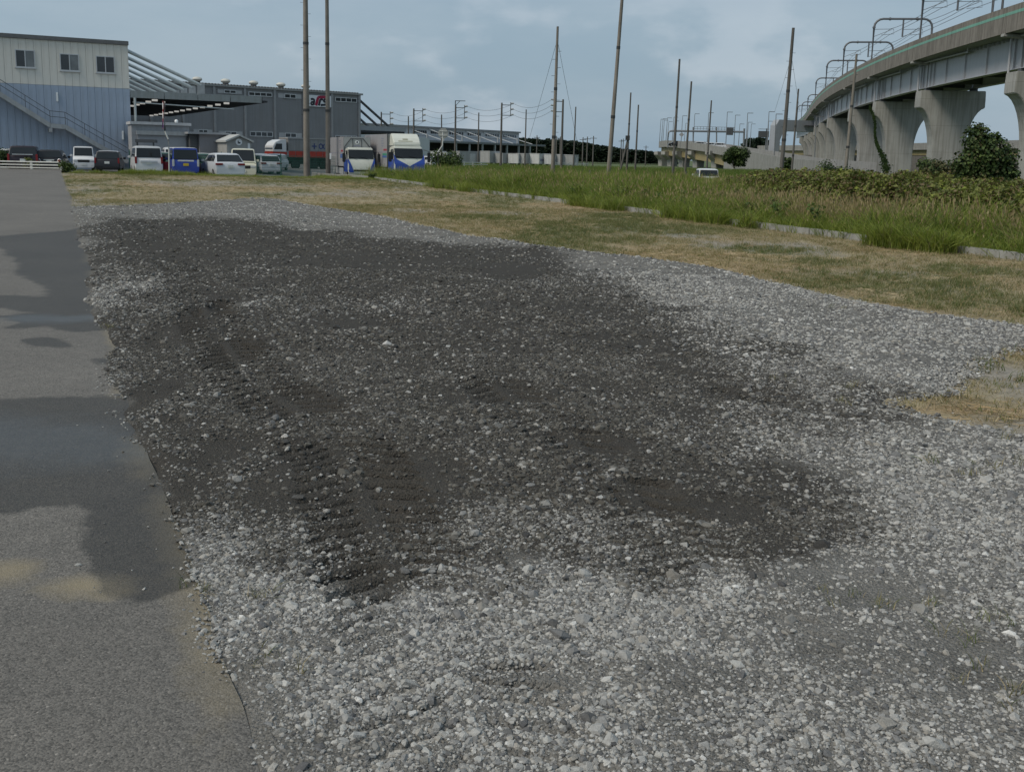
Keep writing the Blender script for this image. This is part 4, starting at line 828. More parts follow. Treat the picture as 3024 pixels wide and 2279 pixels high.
def line_pole(px, py, d, side, label, top=False):
    t = at(px, py, d); b = Vector((t.x, d, g0(t.x, d))); o = thing('line_pole', label, 'pole', b, 0, 'power line poles'); h = t.z-b.z
    MB().tube([(0, 0, -.1), (0, 0, h)], [.2, .13], 10).build('shaft', M_POLED, o, smooth=.7); s = side; k = d/170; a = []
    for z in (h-.35*k, h-2.0*k): MB().box(min(0, s*1.5*k), max(0, s*1.5*k), -.05, .05, z-.05, z+.05).build('arm', M_BAND, o)
    MB().box(s*1.45*k-.05, s*1.45*k+.05, -.06, .06, h-2.1*k, h+.1*k).build('upright', M_BAND, o)
    for z in (h-.1*k, h-1.0*k, h-1.9*k): MB().tube([(s*1.5*k, 0, z), (s*1.95*k, 0, z+.05)], .14*k, 8).build('insulator', M_STEELG, o); a.append(Vector((b.x+s*1.9*k, d, b.z+z)))
    if top:
        q = MB(); q.box(-.12, .02, -.05, .05, h, h+.75); q.box(-.12, 1.6, -.05, .05, h+.7, h+.8); q.bar((0, 0, h), (.7, 0, h+.72), .08, .08); q.build('top_frame', M_BAND, o)
    return a
LP = [line_pole(1126, 331, 195, 1, 'line pole seen behind the slanting stays of the dark warehouse'), line_pole(1222, 321, 182, 1, 'line pole rising above the cab of the big blue and white truck'), line_pole(1345.6, 312, 172, 1, 'line pole with a square frame on its head', True), line_pole(1482, 304, 162, 1, 'line pole right of the framed one, last before the guyed pole'), line_pole(1663, 294, 150, -1, 'line pole just right of the guyed pole, brackets facing left')]
ww = MB()
for a, b in zip(LP[:-1], LP[1:]):
    for p, q in zip(a, b): ww.tube([p.lerp(q, t/8)-Vector((0, 0, 3.4*(t/8)*(1-t/8)))for t in range(9)], .022, 4)
tag(ww.build('power_lines', M_WIRE), 'three sagging power wires strung between the bracketed line poles', 'wires')
ordn = ['first', 'second', 'third', 'fourth', 'fifth', 'sixth', 'seventh', 'eighth', 'ninth', 'tenth', 'eleventh', 'twelfth', 'thirteenth', 'fourteenth', 'fifteenth', 'sixteenth', 'seventeenth', 'eighteenth', 'nineteenth', 'twentieth', 'twenty-first']
for i, (px, py, d) in enumerate(((1586, 400, 260), (1644, 402, 270), (1655, 404, 280), (1722, 406, 240), (1735, 404, 250), (1753, 402, 250), (1835, 412, 300), (1841, 410, 310), (1908, 430, 330))):
    t = at(px, py, d); b = Vector((t.x, d, g0(t.x, d))); o = thing('far_pole', ordn[i]+' from the left of the thin far poles before the pine wood', 'pole', b, 0, 'far poles before the pine wood'); h = t.z-b.z
    MB().tube([(0, 0, -.1), (0, 0, h)], [.17, .11], 8).build('shaft', M_POLED, o); MB().box(-.8, .8, -.05, .05, h-.6, h-.48).build('arm', M_BAND, o)
# ---- road signs
p = cp(500, 62.5, -.1); o = thing('road_sign', 'bent white post carrying three round traffic signs beside the blue van', 'road sign', p)
def rel(px, py, d=62.5): return at(px, py, d)-p
M_SIGNW = mat('pale_galvanised_post', (.5, .51, .5), .5, var=.1)
MB().tube([(0, 0, -.1), rel(499, 440), rel(497, 412), rel(487, 388), rel(486, 300)], .045, 10).build('post', M_SIGNW, o, smooth=.8)
redp = mat('sign_red', (.30, .03, .03), .5); bluep = mat('sign_blue', (.03, .06, .33), .5)
for (py, kind) in ((313, 0), (340, 0), (368, 1)):
    c = rel(484, py); ph = 1.15; ux, uy = math.cos(ph), -math.sin(ph)
    def disc(r, t0, t1, m, nm, par):
        b = MB(); R = [[c+Vector((ux*r*math.cos(a*.349), uy*r*math.cos(a*.349), r*math.sin(a*.349)))+Vector((-math.sin(ph), -math.cos(ph), 0))*t for a in range(18)] for t in (t0, t1)]; return b.loft(R).build(nm, m, par)
    dsc = disc(.29, .05, .06, redp, 'sign_disc', o); disc(.225, .0605, .064, M_LAMP if not kind else bluep, 'sign_face', dsc)
    if kind: b = MB(); v = Vector((ux, uy, 0)); nn = Vector((-math.sin(ph), -math.cos(ph), 0))*.068; b.bar(c+nn+v*.16+Vector((0, 0, .16)), c+nn-v*.16-Vector((0, 0, .16)), .05, .006); b.build('sign_slash', redp, dsc)
p = cp(1294, 60, -.15); o = thing('octagonal_road_sign', 'grey back of a many-sided road sign on a crooked post in the tall grass', 'road sign', p)
MB().tube([(0, 0, -.1), rel(1293, 450, 60), rel(1307, 430, 60), rel(1308, 385, 60)], .04, 10).build('post', M_SIGNW, o, smooth=.8)
c = rel(1309, 394, 60); MB().prism([(c.x+.31*math.cos((k+.5)*math.pi/4), c.z+.31*math.sin((k+.5)*math.pi/4)) for k in range(8)], 'y', c.y-.02, c.y+.02).build('sign_plate', mat('sign_back_grey', (.27, .28, .27), .6, var=.08), o)
for dz in (-.12, .12): MB().box(c.x-.22, c.x+.22, c.y-.05, c.y-.021, c.z+dz-.02, c.z+dz+.02).build('sign_rail', M_SIGNW, o)
# black and yellow marker posts
for (px, d, z, lab, tl) in ((1502, 50, 1.0, 'black and yellow marker post leaning in the tall grass', .25), (1740, 56, .95, 'dark marker post between the two tallest field poles', .0), (2020, 62, .95, 'dark marker post near the half-hidden white van', .1), (2238, 48, 1.0, 'dark marker post in front of the brown seeding grass', .05)):
    q = cp(px, d, -.12); o = thing('marker_post', lab, 'post', q, 0, 'marker posts in the grass'); MB().tube([(0, 0, -.1), (tl*.6, 0, .55)], .04, 8).build('post_foot', mat('marker_yellow', (.45, .36, .05), .6), o); MB().tube([(tl*.6, 0, .55), (tl, 0, z)], .042, 8).build('post_head', M_STEELD, o)
# ---- white pipe guard rail at the end of the road
M_RAIL = mat('white_rail_paint', (.60, .60, .56), .5, var=.1, streak=.15)
ga, gb = cp(-200, 66.2), cp(178, 67.2); Lr = (gb-ga).length; o = thing('guard_rail', 'low white pipe guard rail closing the end of the asphalt', 'guard rail', Vector((ga.x, ga.y, 0)), math.atan2(gb.y-ga.y, gb.x-ga.x))
for z in (.10, .29, .48): MB().tube([(0, 0, z), (Lr, 0, z)], .045, 8).build('rail', M_RAIL, o, smooth=.8)
for px in (-150, 90, 176):
    x = (cp(px, 66.8)-ga).length; MB().box(x-.08, x+.08, -.03, .09, -.05, .55).build('post', M_RAIL, o, bevel=.015)
# far white road fence
for (a, b, d, lab) in ((1254, 1300, 150, 'short white far fence left of the sign back'), (1345, 1440, 150, 'white far fence between line poles'), (1630, 1738, 185, 'white far fence by the last white trailers')):
    p0, p1 = cp(a, d), cp(b, d+6); z = g0(p0.x, d); Lf = (p1-p0).length; o = thing('white_fence', lab, 'fence', Vector((p0.x, p0.y, z)), math.atan2(p1.y-p0.y, p1.x-p0.x), 'far white fences')
    for h in (.45, .75, 1.05): MB().box(0, Lf, -.04, .04, h-.06, h+.06).build('rail', M_RAIL, o)
    for k in range(int(Lf/2)+1): MB().box(k*2-.07, k*2+.07, -.06, .06, -.1, 1.15).build('post', M_RAIL, o)
# ---- green mesh fence behind the cars
M_FEN = mat('green_fence_wire', (.02, .10, .075), .5, var=.1)
fa, fb = cp(384, 75.8), cp(1000, 79.5); Lf = (fb-fa).length; o = thing('mesh_fence', 'dark green wire mesh fence behind the parked cars', 'fence', Vector((fa.x, fa.y, g0(fa.x, fa.y)-.1)), math.atan2(fb.y-fa.y, fb.x-fa.x))
npn = int(Lf/2); pl = Lf/npn; q = MB()
for k in range(28): x = .04+k*(pl-.08)/27; q.box(x-.011, x+.011, -.006, .006, .08, 1.62)
for k in range(9): z = .1+k*.19; q.box(.03, pl-.03, -.008, .008, z-.007, z+.007)
pan = q.build('mesh_panel', M_FEN, o); pst = MB().box(-.035, .035, -.035, .035, -.1, 1.75).build('post', M_FEN, o)
for k in range(1, npn+1):
    if k < npn: share('mesh_panel', pan, o, (k*pl, 0, -.25*sstep(0, 14, k)*1.0))
    share('post', pst, o, (k*pl, 0, -.25*sstep(0, 14, k)))
# ================================================================== VEHICLES
M_TYRE = mat('tyre_rubber', (.02, .02, .02), .85); M_RIM = mat('wheel_rim', (.35, .36, .37), .4, metal=.6)
M_CG = mat('car_glass', (.015, .018, .02), .06, spec=.4, var=.2, scale=.8); M_BLK = mat('black_plastic', (.018, .018, .02), .6)
M_HL = mat('headlamp_lens', (.55, .57, .58), .12, var=.1); M_TL = mat('tail_lamp_lens', (.22, .012, .015), .2, var=.1)
M_PLW = mat('white_number_plate', (.66, .67, .64), .5, var=.03); M_PLY = mat('yellow_number_plate', (.60, .42, .03), .5, var=.03)
def paint(n, c): return mat(n, c, .32, var=.05, scale=1.0, coat=.25, spec=.35)
P_WHITE = paint('white_car_paint', (.62, .63, .64)); P_PEARL = paint('pearl_white_paint', (.55, .57, .60)); P_BLACK = paint('black_car_paint', (.016, .015, .018)); P_BLUE = paint('blue_car_paint', (.02, .05, .30)); P_CREAM = paint('cream_van_paint', (.58, .57, .46)); P_MAROON = paint('dark_maroon_paint', (.022, .013, .018)); P_GREEN = paint('green_car_paint', (.05, .12, .10))
def wheel(par, x, y, r, wd=.19):
    t = MB().tube([(x-wd/2, y, r), (x+wd/2, y, r)], r, 16).build('wheel', M_TYRE, par, smooth=.6); s = 1 if x > 0 else -1
    MB().tube([(x+s*(wd/2-.02), y, r), (x+s*(wd/2+.012), y, r)], r*.6, 12).build('rim', M_RIM, t)
def car(name, label, loc, rz, L=4.4, W=1.75, Hh=1.6, belt=.98, hood=.95, hood_l=.95, ws=.7, rr=.5, body=None, roof=None, plate=None, tails='low', front='wide', group='cars parked in the yard', cat='car', rear_low=None, trim=None, boxy=.82):
    o = thing(name, label, cat, loc, rz, group); w = W/2; z0 = .2; body = body or P_WHITE
    yr = -L/2; yf = L/2; yw = yf-hood_l; yt = yw-ws; rl = rear_low or belt
    st = [(yr, rl*.62), (yr+.05, rl*.93), (yr+.10, rl), (yr+.10+rr, Hh-.02), (yr+.25+rr, Hh), ((yr+yt)/2+.2, Hh+.02), (yt-.15, Hh), (yt, Hh-.03), (yw, hood+.06), (yw+.12, hood+.02), (yf-.25, hood-.06), (yf-.06, hood-.16), (yf, hood*.62)]
    def half(y, zt):
        k = max(0, min(1, (zt-belt)/(Hh-belt))); wt = w*(.95-(.95-boxy)*k); bz = min(belt, zt-.05); ed = .955 if (y < yr+.04 or y > yf-.04) else 1
        return [(w*.80*ed, z0), (w*.95*ed, z0+.10), (w*ed, max(z0+.2, bz*.62)), (w*.985*ed, bz), (wt*ed, zt-.045), (wt*.86*ed, zt)]
    secs = []
    for y, zt in st:
        h = half(y, zt); secs.append([(x, y, z) for x, z in h]+[(0, y, h[-1][1]+.015)]+[(-x, y, z) for x, z in reversed(h)]+[(0, y, z0)])
    MB().loft(secs).build('body', body, o, smooth=.55)
    if roof:
        q = []
        for y, zt in st[3:8]:
            h = half(y, zt+.004); q.append([(h[-2][0]*1.005, y, h[-2][1]), (h[-1][0], y, h[-1][1]+.004), (0, y, h[-1][1]+.022), (-h[-1][0], y, h[-1][1]+.004), (-h[-2][0]*1.005, y, h[-2][1])])
        MB().loft(q, closed=False, cap=False).build('roof_panel', roof, o, smooth=.6)
    def surf(y, t, s):
        zt = np.interp(y, [a for a, b in st], [b for a, b in st]); h = half(y, float(zt)); a, b = h[3], h[4]; return (s*(a[0]+(b[0]-a[0])*t+.008), y, a[1]+(b[1]-a[1])*t)
    for s in (-1, 1):
        ys = [yr+.10+rr*.75, yr+.3+rr, (yr+yt)/2, yt-.05, yt+ws*.55]; q = MB()
        for a, b in zip(ys[:-1], ys[1:]):
            g = .035; q.add([surf(a+g, .10, s), surf(b-g, .10, s), surf(b-g, .88, s), surf(a+g, .88, s)], [(0, 1, 2, 3)])
        q.build('side_window', M_CG, o)
    def pane(nm, ya, za, yb, zb, kx, dy):
        ha = half(ya, za); hb = half(yb, zb); a = ha[-1][0]*kx; b = hb[-1][0]*kx
        return MB().hexa([(-a, ya+dy*.5, za-.01), (a, ya+dy*.5, za-.01), (b, yb+dy*.5, zb-.01), (-b, yb+dy*.5, zb-.01)], [(-a*.98, ya+dy, za), (a*.98, ya+dy, za), (b*.98, yb+dy, zb), (-b*.98, yb+dy, zb)]).build(nm, M_CG, o)
    t = .10; pane('rear_window', yr+.10+rr*t, rl+(Hh-rl)*t, yr+.10+rr*.86, rl+(Hh-rl)*.86, 1.08, -.03)
    pane('windscreen', yw-ws*.06, hood+.10, yt+ws*.08, Hh-.07, 1.06, .03)
    for x in (-1, 1):
        for y in (yr+L*.19, yf-L*.19): wheel(o, x*(w-.10), y, .31 if L > 3.6 else .28)
        MB().box(x*w+(-.0 if x > 0 else -.2), x*w+(.2 if x > 0 else .0), yw-.35, yw-.18, belt, belt+.16).build('mirror', trim or body, o, bevel=.03)
        if tails == 'tall': MB().box(min(x*w*.99, x*w*.84), max(x*w*.99, x*w*.84), yr-.012, yr+.2, rl*.70, rl+.12).build('tail_light', M_TL, o, bevel=.02)
        elif tails == 'white': MB().box(min(x*w*.99, x*w*.83), max(x*w*.99, x*w*.83), yr-.02, yr+.15, rl*.62, rl+.08).build('tail_light', M_HL, o, bevel=.03)
        elif tails == 'round':
            t_ = MB().ball((x*w*.74, yr+.02, rl*.80), .17, .8, .35, 1.1, 12, 8).build('tail_light', M_HL, o, smooth=1.2); MB().ball((x*w*.74, yr-.02, rl*.80), .125, .8, .35, 1.1, 12, 8).build('lens', M_TL, t_, smooth=1.2)
        else: MB().box(min(x*w*.99, x*w*.5), max(x*w*.99, x*w*.5), yr-.015, yr+.12, rl*.84, rl*.84+.12).build('tail_light', M_TL, o, bevel=.02)
        MB().box(min(x*w*.93, x*w*.52), max(x*w*.93, x*w*.52), yf-.14, yf+.012, hood*.66, hood*.66+.15).build('headlight', M_HL, o, bevel=.03)
        if front == 'fog': MB().tube([(x*w*.78, yf-.06, .36), (x*w*.78, yf+.03, .36)], .11, 12).build('fog_light', M_HL, o)
    MB().box(-w*.55, w*.55, yf-.1, yf+.008, hood*.60, hood*.80).build('grille', M_BLK, o, bevel=.02)
    MB().box(-w*.9, w*.9, yf-.1, yf+.02, .22, .36).build('front_bumper', trim or body, o, bevel=.04); MB().box(-w*.9, w*.9, yr-.05, yr+.1, .24, .42).build('rear_bumper', trim or body, o, bevel=.04)
    pm = plate or M_PLW; MB().box(-.165, .165, yr-.035, yr-.005, rl*.68, rl*.68+.165).build('number_plate', pm, o); MB().box(-.165, .165, yf+.0, yf+.03, .40, .40+.165).build('number_plate', pm, o)
    return o
def yard(px, d, dz=0): p = cp(px, d, 0); return Vector((p.x, p.y, g0(p.x, p.y)+dz))
PI = math.pi
suv = car('parked_suv', 'black sport utility vehicle parked behind the white guard rail', yard(78, 69.5), .36, 4.5, 1.85, 1.72, 1.08, 1.0, 1.0, .7, .55, P_MAROON, tails='tall')
MB().box(-.62, .62, -2.27, -2.19, 1.15, 1.20).build('chrome_strip', M_HL, suv, bevel=.01)
car('parked_car', 'white car mostly hidden left of the black sport utility vehicle', yard(36, 73), .38, 4.2, 1.7, 1.5, .95, .9, body=P_WHITE)
mini = car('parked_hatchback', 'small black hatchback with round red tail lights and white band', yard(157, 70.5), .30, 3.8, 1.72, 1.5, .96, .9, .85, .6, .35, P_BLACK, tails='round', plate=M_PLW, boxy=.78)
MB().box(-.33, .33, -1.93, -1.89, .80, .88).build('boot_trim', M_PLW, mini, bevel=.01)
kei = car('parked_kei_wagon', 'white boxy wagon facing out beneath the foot of the stairs', yard(248, 78.5), PI+.40, 3.4, 1.5, 1.78, 1.05, 1.02, .55, .45, .25, P_WHITE, front='fog', trim=P_WHITE, boxy=.88)
car('parked_hatchback', 'dark fronted white car right of the boxy white wagon', yard(325, 75), .28, 3.9, 1.7, 1.5, .92, .9, .8, .6, .45, P_BLACK, roof=P_PEARL, tails='tall')
o = car('parked_minivan', 'white minivan with dark tailgate glass left of the sign post', yard(433, 68.8), .42, 4.6, 1.74, 1.86, 1.08, 1.0, .7, .6, .22, P_WHITE, tails='tall', boxy=.88)
MB().box(-.52, .52, -2.345, -2.302, .82, .96).build('tailgate_garnish', P_PEARL, o, bevel=.02)
o = car('parked_minivan', 'blue tailgate minivan with yellow number plate right of the sign post', yard(541, 67.5), .40, 4.2, 1.66, 1.82, 1.02, 1.0, .65, .6, .22, P_BLUE, roof=P_WHITE, tails='white', plate=M_PLY, boxy=.88)
MB().box(-.5, .5, -2.15, -2.102, .96, 1.06).build('tailgate_garnish', P_WHITE, o, bevel=.02)
car('parked_crossover', 'white crossover with slim red tail lights turned slightly left', yard(657, 66.8), .50, 4.6, 1.85, 1.58, 1.02, .98, 1.05, .75, .75, P_PEARL, tails='low', boxy=.78)
cv = car('parked_van', 'cream van facing the camera beside the white crossover', yard(719, 71.8), PI+.26, 4.4, 1.72, 1.98, 1.12, 1.08, .35, .55, .2, P_CREAM, boxy=.86, cat='van', group=None)
for i, (px, d, rz, lab, P) in enumerate(((478, 73, .4, 'green and white car behind the white minivan and the blue minivan', P_GREEN), (515, 74, .4, 'white wagon roof showing above the blue minivan', P_WHITE), (597, 73, .4, 'green car with pale roof between the blue minivan and the white crossover', P_GREEN), (640, 73.5, .4, 'far white car just above the white crossover roof', P_WHITE), (757, 86, .7, 'white car just right of the cream van behind the fence', P_WHITE), (782, 84, .5, 'white car nearest the red truck behind the mesh fence', P_PEARL), (770, 95, .2, 'dark-roofed white car behind the two white cars', P_WHITE), (812, 97, PI, 'white car just before the red cab of the trailer truck', P_PEARL))):
    car('parked_car', lab, yard(px, d), rz, 4.2, 1.7, 1.5 if i not in (1,) else 1.85, .95, .9, .9, .7, .5, P, roof=P_WHITE if P is P_GREEN else None)
for i, (px, d, rz, lab) in enumerate(((1243, 150, 1.3, 'far white car right of the big truck mirror'), (1268, 152, 1.5, 'far white car farther right of the big truck, near the sign back'))): car('parked_car', lab, yard(px, d, .3), rz, 4.2, 1.7, 1.5, .95, .9, group='far cars by the loading bays')
# stores between the cars
q = yard(492, 66.8); M_DRUM = mat('red_drum', (.33, .02, .03), .5, var=.15)
for i, (dx, lab) in enumerate(((-.35, 'left red oil drum beside the white minivan'), (.25, 'right red oil drum beside the sign post'))):
    o = thing('oil_drum', lab, 'drum', q+Vector((dx, 1.0, 0)), 0, 'red drums'); b = MB().tube([(0, 0, 0), (0, 0, .88)], .27, 14).build('body', M_DRUM, o, smooth=.6)
    for z in (.3, .6): MB().tube([(0, 0, z-.015), (0, 0, z+.015)], .285, 14).build('hoop', M_DRUM, b)
o = thing('tyre_stack', 'stack of black tyres right of the white minivan', 'tyres', yard(476, 68.2))
for k in range(6): MB().tube([(0, 0, .01+k*.215), (0, 0, .2+k*.215)], .32, 14).build('tyre', M_TYRE, o, bevel=.04)
o = thing('wooden_crate', 'brown crate under a green sheet right of the blue minivan', 'crate', yard(593, 69)); M_WOOD = mat('crate_wood', (.22, .13, .08), .8, var=.2)
for k in range(5): MB().box(-.62, .62, -.45, .45, .45+k*.085, .52+k*.085).build('board', M_WOOD, o)
for x in (-.5, 0, .5): MB().box(x-.06, x+.06, -.44, .44, .02, .448).build('foot', M_WOOD, o)
MB().box(-.66, .66, -.5, .5, .90, 1.35).build('sheet', mat('green_sheet', (.05, .11, .09), .7, var=.2), o, bevel=.08)
# ---- trucks
M_BOX = mat('grey_cargo_panel', (.30, .30, .315), .5, var=.06, scale=.6, streak=.12); M_BOXF = mat('cargo_front_panel', (.33, .34, .33), .55, var=.07)
M_CABW = mat('cream_white_cab', (.62, .63, .56), .35, var=.05, coat=.4); M_CABB = mat('blue_cab_paint', (.014, .055, .33), .35, var=.06, coat=.4)
M_SR = mat('stripe_red', (.33, .04, .06), .5); M_SB = mat('stripe_blue', (.06, .13, .34), .5); M_SG = mat('stripe_green', (.05, .24, .17), .5); M_FAINT = mat('faint_lettering', (.22, .23, .30), .6)
def truck(label, loc, rz, W, Lb, Hb, cabL, cabH, big):
    """front at +y; cargo box behind the cab"""
    o = thing('delivery_truck', label, 'truck', loc, rz); w = W/2; zc = .55
    # cab: lofted sections
    prof = [(0.0, cabH*.97), (cabL*.55, cabH), (cabL*.72, cabH*.985), (cabL*.93, cabH*.60), (cabL*.985, cabH*.50), (cabL, cabH*.30)]
    secs = []
    for y, zt in prof:
        k = .94 if y > cabL*.98 else (.97 if zt > cabH*.9 else 1.0); b = w*k
        secs.append([(b*.96, y, zc), (b, y, zc+.2), (b, y, min(zt-.06, cabH*.55)), (b*(.92 if zt > cabH*.9 else .99), y, zt-.05), (b*.86, y, zt), (-b*.86, y, zt), (-b*(.92 if zt > cabH*.9 else .99), y, zt-.05), (-b, y, min(zt-.06, cabH*.55)), (-b, y, zc+.2), (-b*.96, y, zc)])
    cab = MB().loft(secs).build('cab', M_CABW, o, smooth=.5)
    def fy(z):   # front face depth at height z
        zs = [p[1] for p in prof[2:]][::-1]; ysv = [p[0] for p in prof[2:]][::-1]; return float(np.interp(z, zs, ysv))
    def front(nm, pts, m, off=.02, par=cab): return MB().add([(x, fy(z)+off, z) for x, z in pts], [tuple(range(len(pts)))]).build(nm, m, par)
    za, zb = cabH*.655, cabH*.93; q = MB(); n = 5
    for k in range(n):
        z0_, z1_ = za+(zb-za)*k/n, za+(zb-za)*(k+1)/n; q.add([(-w*.93, fy(z0_)+.025, z0_), (w*.93, fy(z0_)+.025, z0_), (w*.90, fy(z1_)+.025, z1_), (-w*.90, fy(z1_)+.025, z1_)], [(0, 1, 2, 3)])
    q.build('windscreen', M_CG, cab)
    # blue lower corners leaving a pale V
    zl = zc+.02; zt_ = cabH*.56
    for s in (-1, 1):
        if big: pts = [(s*w*.99, cabH*.70), (s*w*.99, zl), (0, zl), (0, cabH*.42), (s*w*.80, cabH*.585), (s*w*.95, cabH*.66)]
        else: pts = [(s*w*.99, zt_+.12), (s*w*.99, zl), (s*w*.60, zl), (s*w*.72, cabH*.40)]
        if big: prof_v = [(zl, 0), (cabH*.43, 0), (cabH*.445, .03), (cabH*.625, .80), (cabH*.69, .90), (cabH*.79, .985)]
        else: prof_v = [(zl, .56), (cabH*.42, .70), (cabH*.60, .88), (cabH*.68, .985)]
        q = MB(); zz = np.linspace(zl, prof_v[-1][0], 15)
        for z0_, z1_ in zip(zz[:-1], zz[1:]):
            xi = [float(np.interp(z_, [v[0] for v in prof_v], [v[1] for v in prof_v])) for z_ in (z0_, z1_)]; xo = [.925 if z_ < cabH*.5 else .985 for z_ in (z0_, z1_)]
            q.add([(s*w*min(xi[0], xo[0]), fy(z0_)+.03, z0_), (s*w*xo[0], fy(z0_)+.03, z0_), (s*w*xo[1], fy(z1_)+.03, z1_), (s*w*min(xi[1], xo[1]), fy(z1_)+.03, z1_)], [(0, 1, 2, 3)])
        q.build('blue_panel', M_CABB, cab)
        MB().box(min(s*w, s*(w+.012)), max(s*w, s*(w+.012)), .1, cabL*.93, zc+.05, cabH*.62).build('side_blue_panel', M_CABB, cab)
        MB().add([(s*(w+.012), cabL*.35, cabH*.58), (s*(w+.012), cabL*.80, cabH*.58), (s*(w*.955+.012), cabL*.70, cabH*.90), (s*(w*.955+.012), cabL*.38, cabH*.90)], [(0, 1, 2, 3)]).build('side_window', M_CG, cab)
        MB().box(min(s*w*.99, s*w*.66), max(s*w*.99, s*w*.66), cabL-.08, cabL+.02, zc+.12, zc+.30).build('headlight', M_HL, cab, bevel=.03)
        a = MB().tube([(s*w*.97, cabL*.80, cabH*.90), (s*(w+.24), cabL*.98, cabH*.86), (s*(w+.28), cabL*.98, cabH*.6)], .025, 6).build('mirror_arm', M_BLK, cab); MB().box(s*(w+.28)-.11, s*(w+.28)+.11, cabL*.95, cabL*.95+.08, cabH*.55, cabH*.82).build('mirror', M_BLK, a, bevel=.03)
    MB().box(-w*.97, w*.97, cabL-.15, cabL+.06, .32, zc).build('bumper', M_BLK if big else M_BOXF, o, bevel=.04)
    MB().box(-w*.55, w*.55, cabL-.05, cabL+.028, zc+.1, zc+.22).build('grille', M_BLK, cab); MB().box(-.17, .17, cabL+.065, cabL+.08, .36, .52).build('number_plate', M_PLW, o)
    for x in (-.5, .35): MB().bar((x*w, fy(za)+.05, za+.02), (x*w+.55, fy(za+.12)+.05, za+.14), .02, .02).build('wiper', M_BLK, cab)
    if big:
        dfl = MB().loft([[(-w*.90, y, cabH*.99), (w*.90, y, cabH*.99), (w*.90*k, y, z), (-w*.90*k, y, z)] for y, z, k in ((-.1, Hb+.02, .95), (.25, Hb+.04, .96), (cabL*.42, Hb-.28, .97), (cabL*.60, cabH*1.08, .96))]).build('wind_deflector', M_CABW, o, bevel=.05)
        yy = cabL*.50
        for (x0, x1, z0_, z1_) in ((-.10, .28, .50, .62), (-.42, .62, .36, .44)):
            za_ = cabH+(Hb-cabH)*z0_; zb_ = cabH+(Hb-cabH)*z1_
            def dy(z): return float(np.interp(z, [cabH*1.08, Hb-.28, Hb+.04], [cabL*.60, cabL*.42, .25]))+.012
            MB().add([(x0, dy(za_), za_), (x1, dy(za_), za_), (x1, dy(zb_), zb_), (x0, dy(zb_), zb_)], [(0, 1, 2, 3)]).build('lettering', mat('olive_lettering', (.30, .30, .22), .6), dfl)
    # cargo box
    wb = W/2+.02; bx = MB().box(-wb, wb, -Lb-.18, -.18, .95, Hb).build('cargo_box', M_BOX, o, bevel=.03)
    MB().box(-wb*.98, wb*.98, -.18, -.15, .95, Hb-.02).build('front_panel', M_BOXF, bx)
    if not big:
        pk = [(-wb*.94, 1.0), (wb*.94, 1.0), (wb*.94, Hb-.75), (wb*.45, Hb-.12), (-wb*.45, Hb-.12), (-wb*.94, Hb-.75)]
        for a, b in zip(pk, pk[1:]+pk[:1]): MB().bar((a[0], -.13, a[1]), (b[0], -.13, b[1]), .05, .05).build('panel_rib', M_STEELD, bx)
        for x in (-.32, .32): MB().box(x-.02, x+.02, -.145, -.11, 1.2, Hb-.15).build('panel_rib', M_STEELD, bx)
        em = MB().tube([(0, -.15, Hb-.38), (0, -.12, Hb-.38)], .13, 12).build('emblem', M_LAMP, bx); MB().box(-.05, .05, -.12, -.112, Hb-.45, Hb-.31).build('emblem_mark', ink, em); MB().box(-.25, .25, -.145, -.135, Hb-.66, Hb-.60).build('lettering', M_FAINT, bx)
    else:
        for s in (-1, 1): MB().box(s*wb*.985-.03, s*wb*.985+.03, -.17, -.12, .95, Hb+.01).build('corner_post', M_STEELD, bx)
    for s in (-1, 1):
        x0, x1 = (wb, wb+.012) if s > 0 else (-wb-.012, -wb); h = Hb-.95
        for (ya, yb, z, hh, m) in ((-1.25, -.3, .50, .055, M_SR), (-1.55, -.3, .36, .06, M_SG if big else M_SB), (-1.6, -.3, .29, .06, M_SB)): MB().box(x0, x1, ya, yb, .95+h*z, .95+h*(z+hh)).build('stripe', m, bx)
        MB().box(x0, x1, -Lb, -.3, .95+h*.45, .95+h*.462).build('stripe', M_FAINT, bx); MB().box(x0, x1, -Lb, -.3, .95+h*.245, .95+h*.26).build('stripe', M_BOXF, bx)
        for k in range(4): MB().box(x0, x1, -2.0+.05*k, -1.25-.08*(k % 2), .95+h*(.86-.075*k), .95+h*(.885-.075*k)).build('lettering', M_FAINT, bx)
        MB().box(s*w*.95-.03, s*w*.95+.03, -Lb+.9, -.6, .42, .86).build('side_guard', M_STEELG, o)
        for y in (cabL*.45, -Lb*.68): wheel(o, s*(w-.16), y, .44, .28)
    MB().box(-.45, .45, -Lb, cabL*.8, .55, .94).build('chassis', M_BLK, o)
    return o
truck('small blue and white box truck with peaked grey cargo front', yard(1056, 76, .12), PI+.33, 1.98, 6.2, 3.12, 1.65, 2.36, False)
truck('large blue and white box truck with tall cream wind deflector', yard(1191, 74, .16), PI+.37, 2.24, 7.2, 3.30, 1.75, 2.48, True)
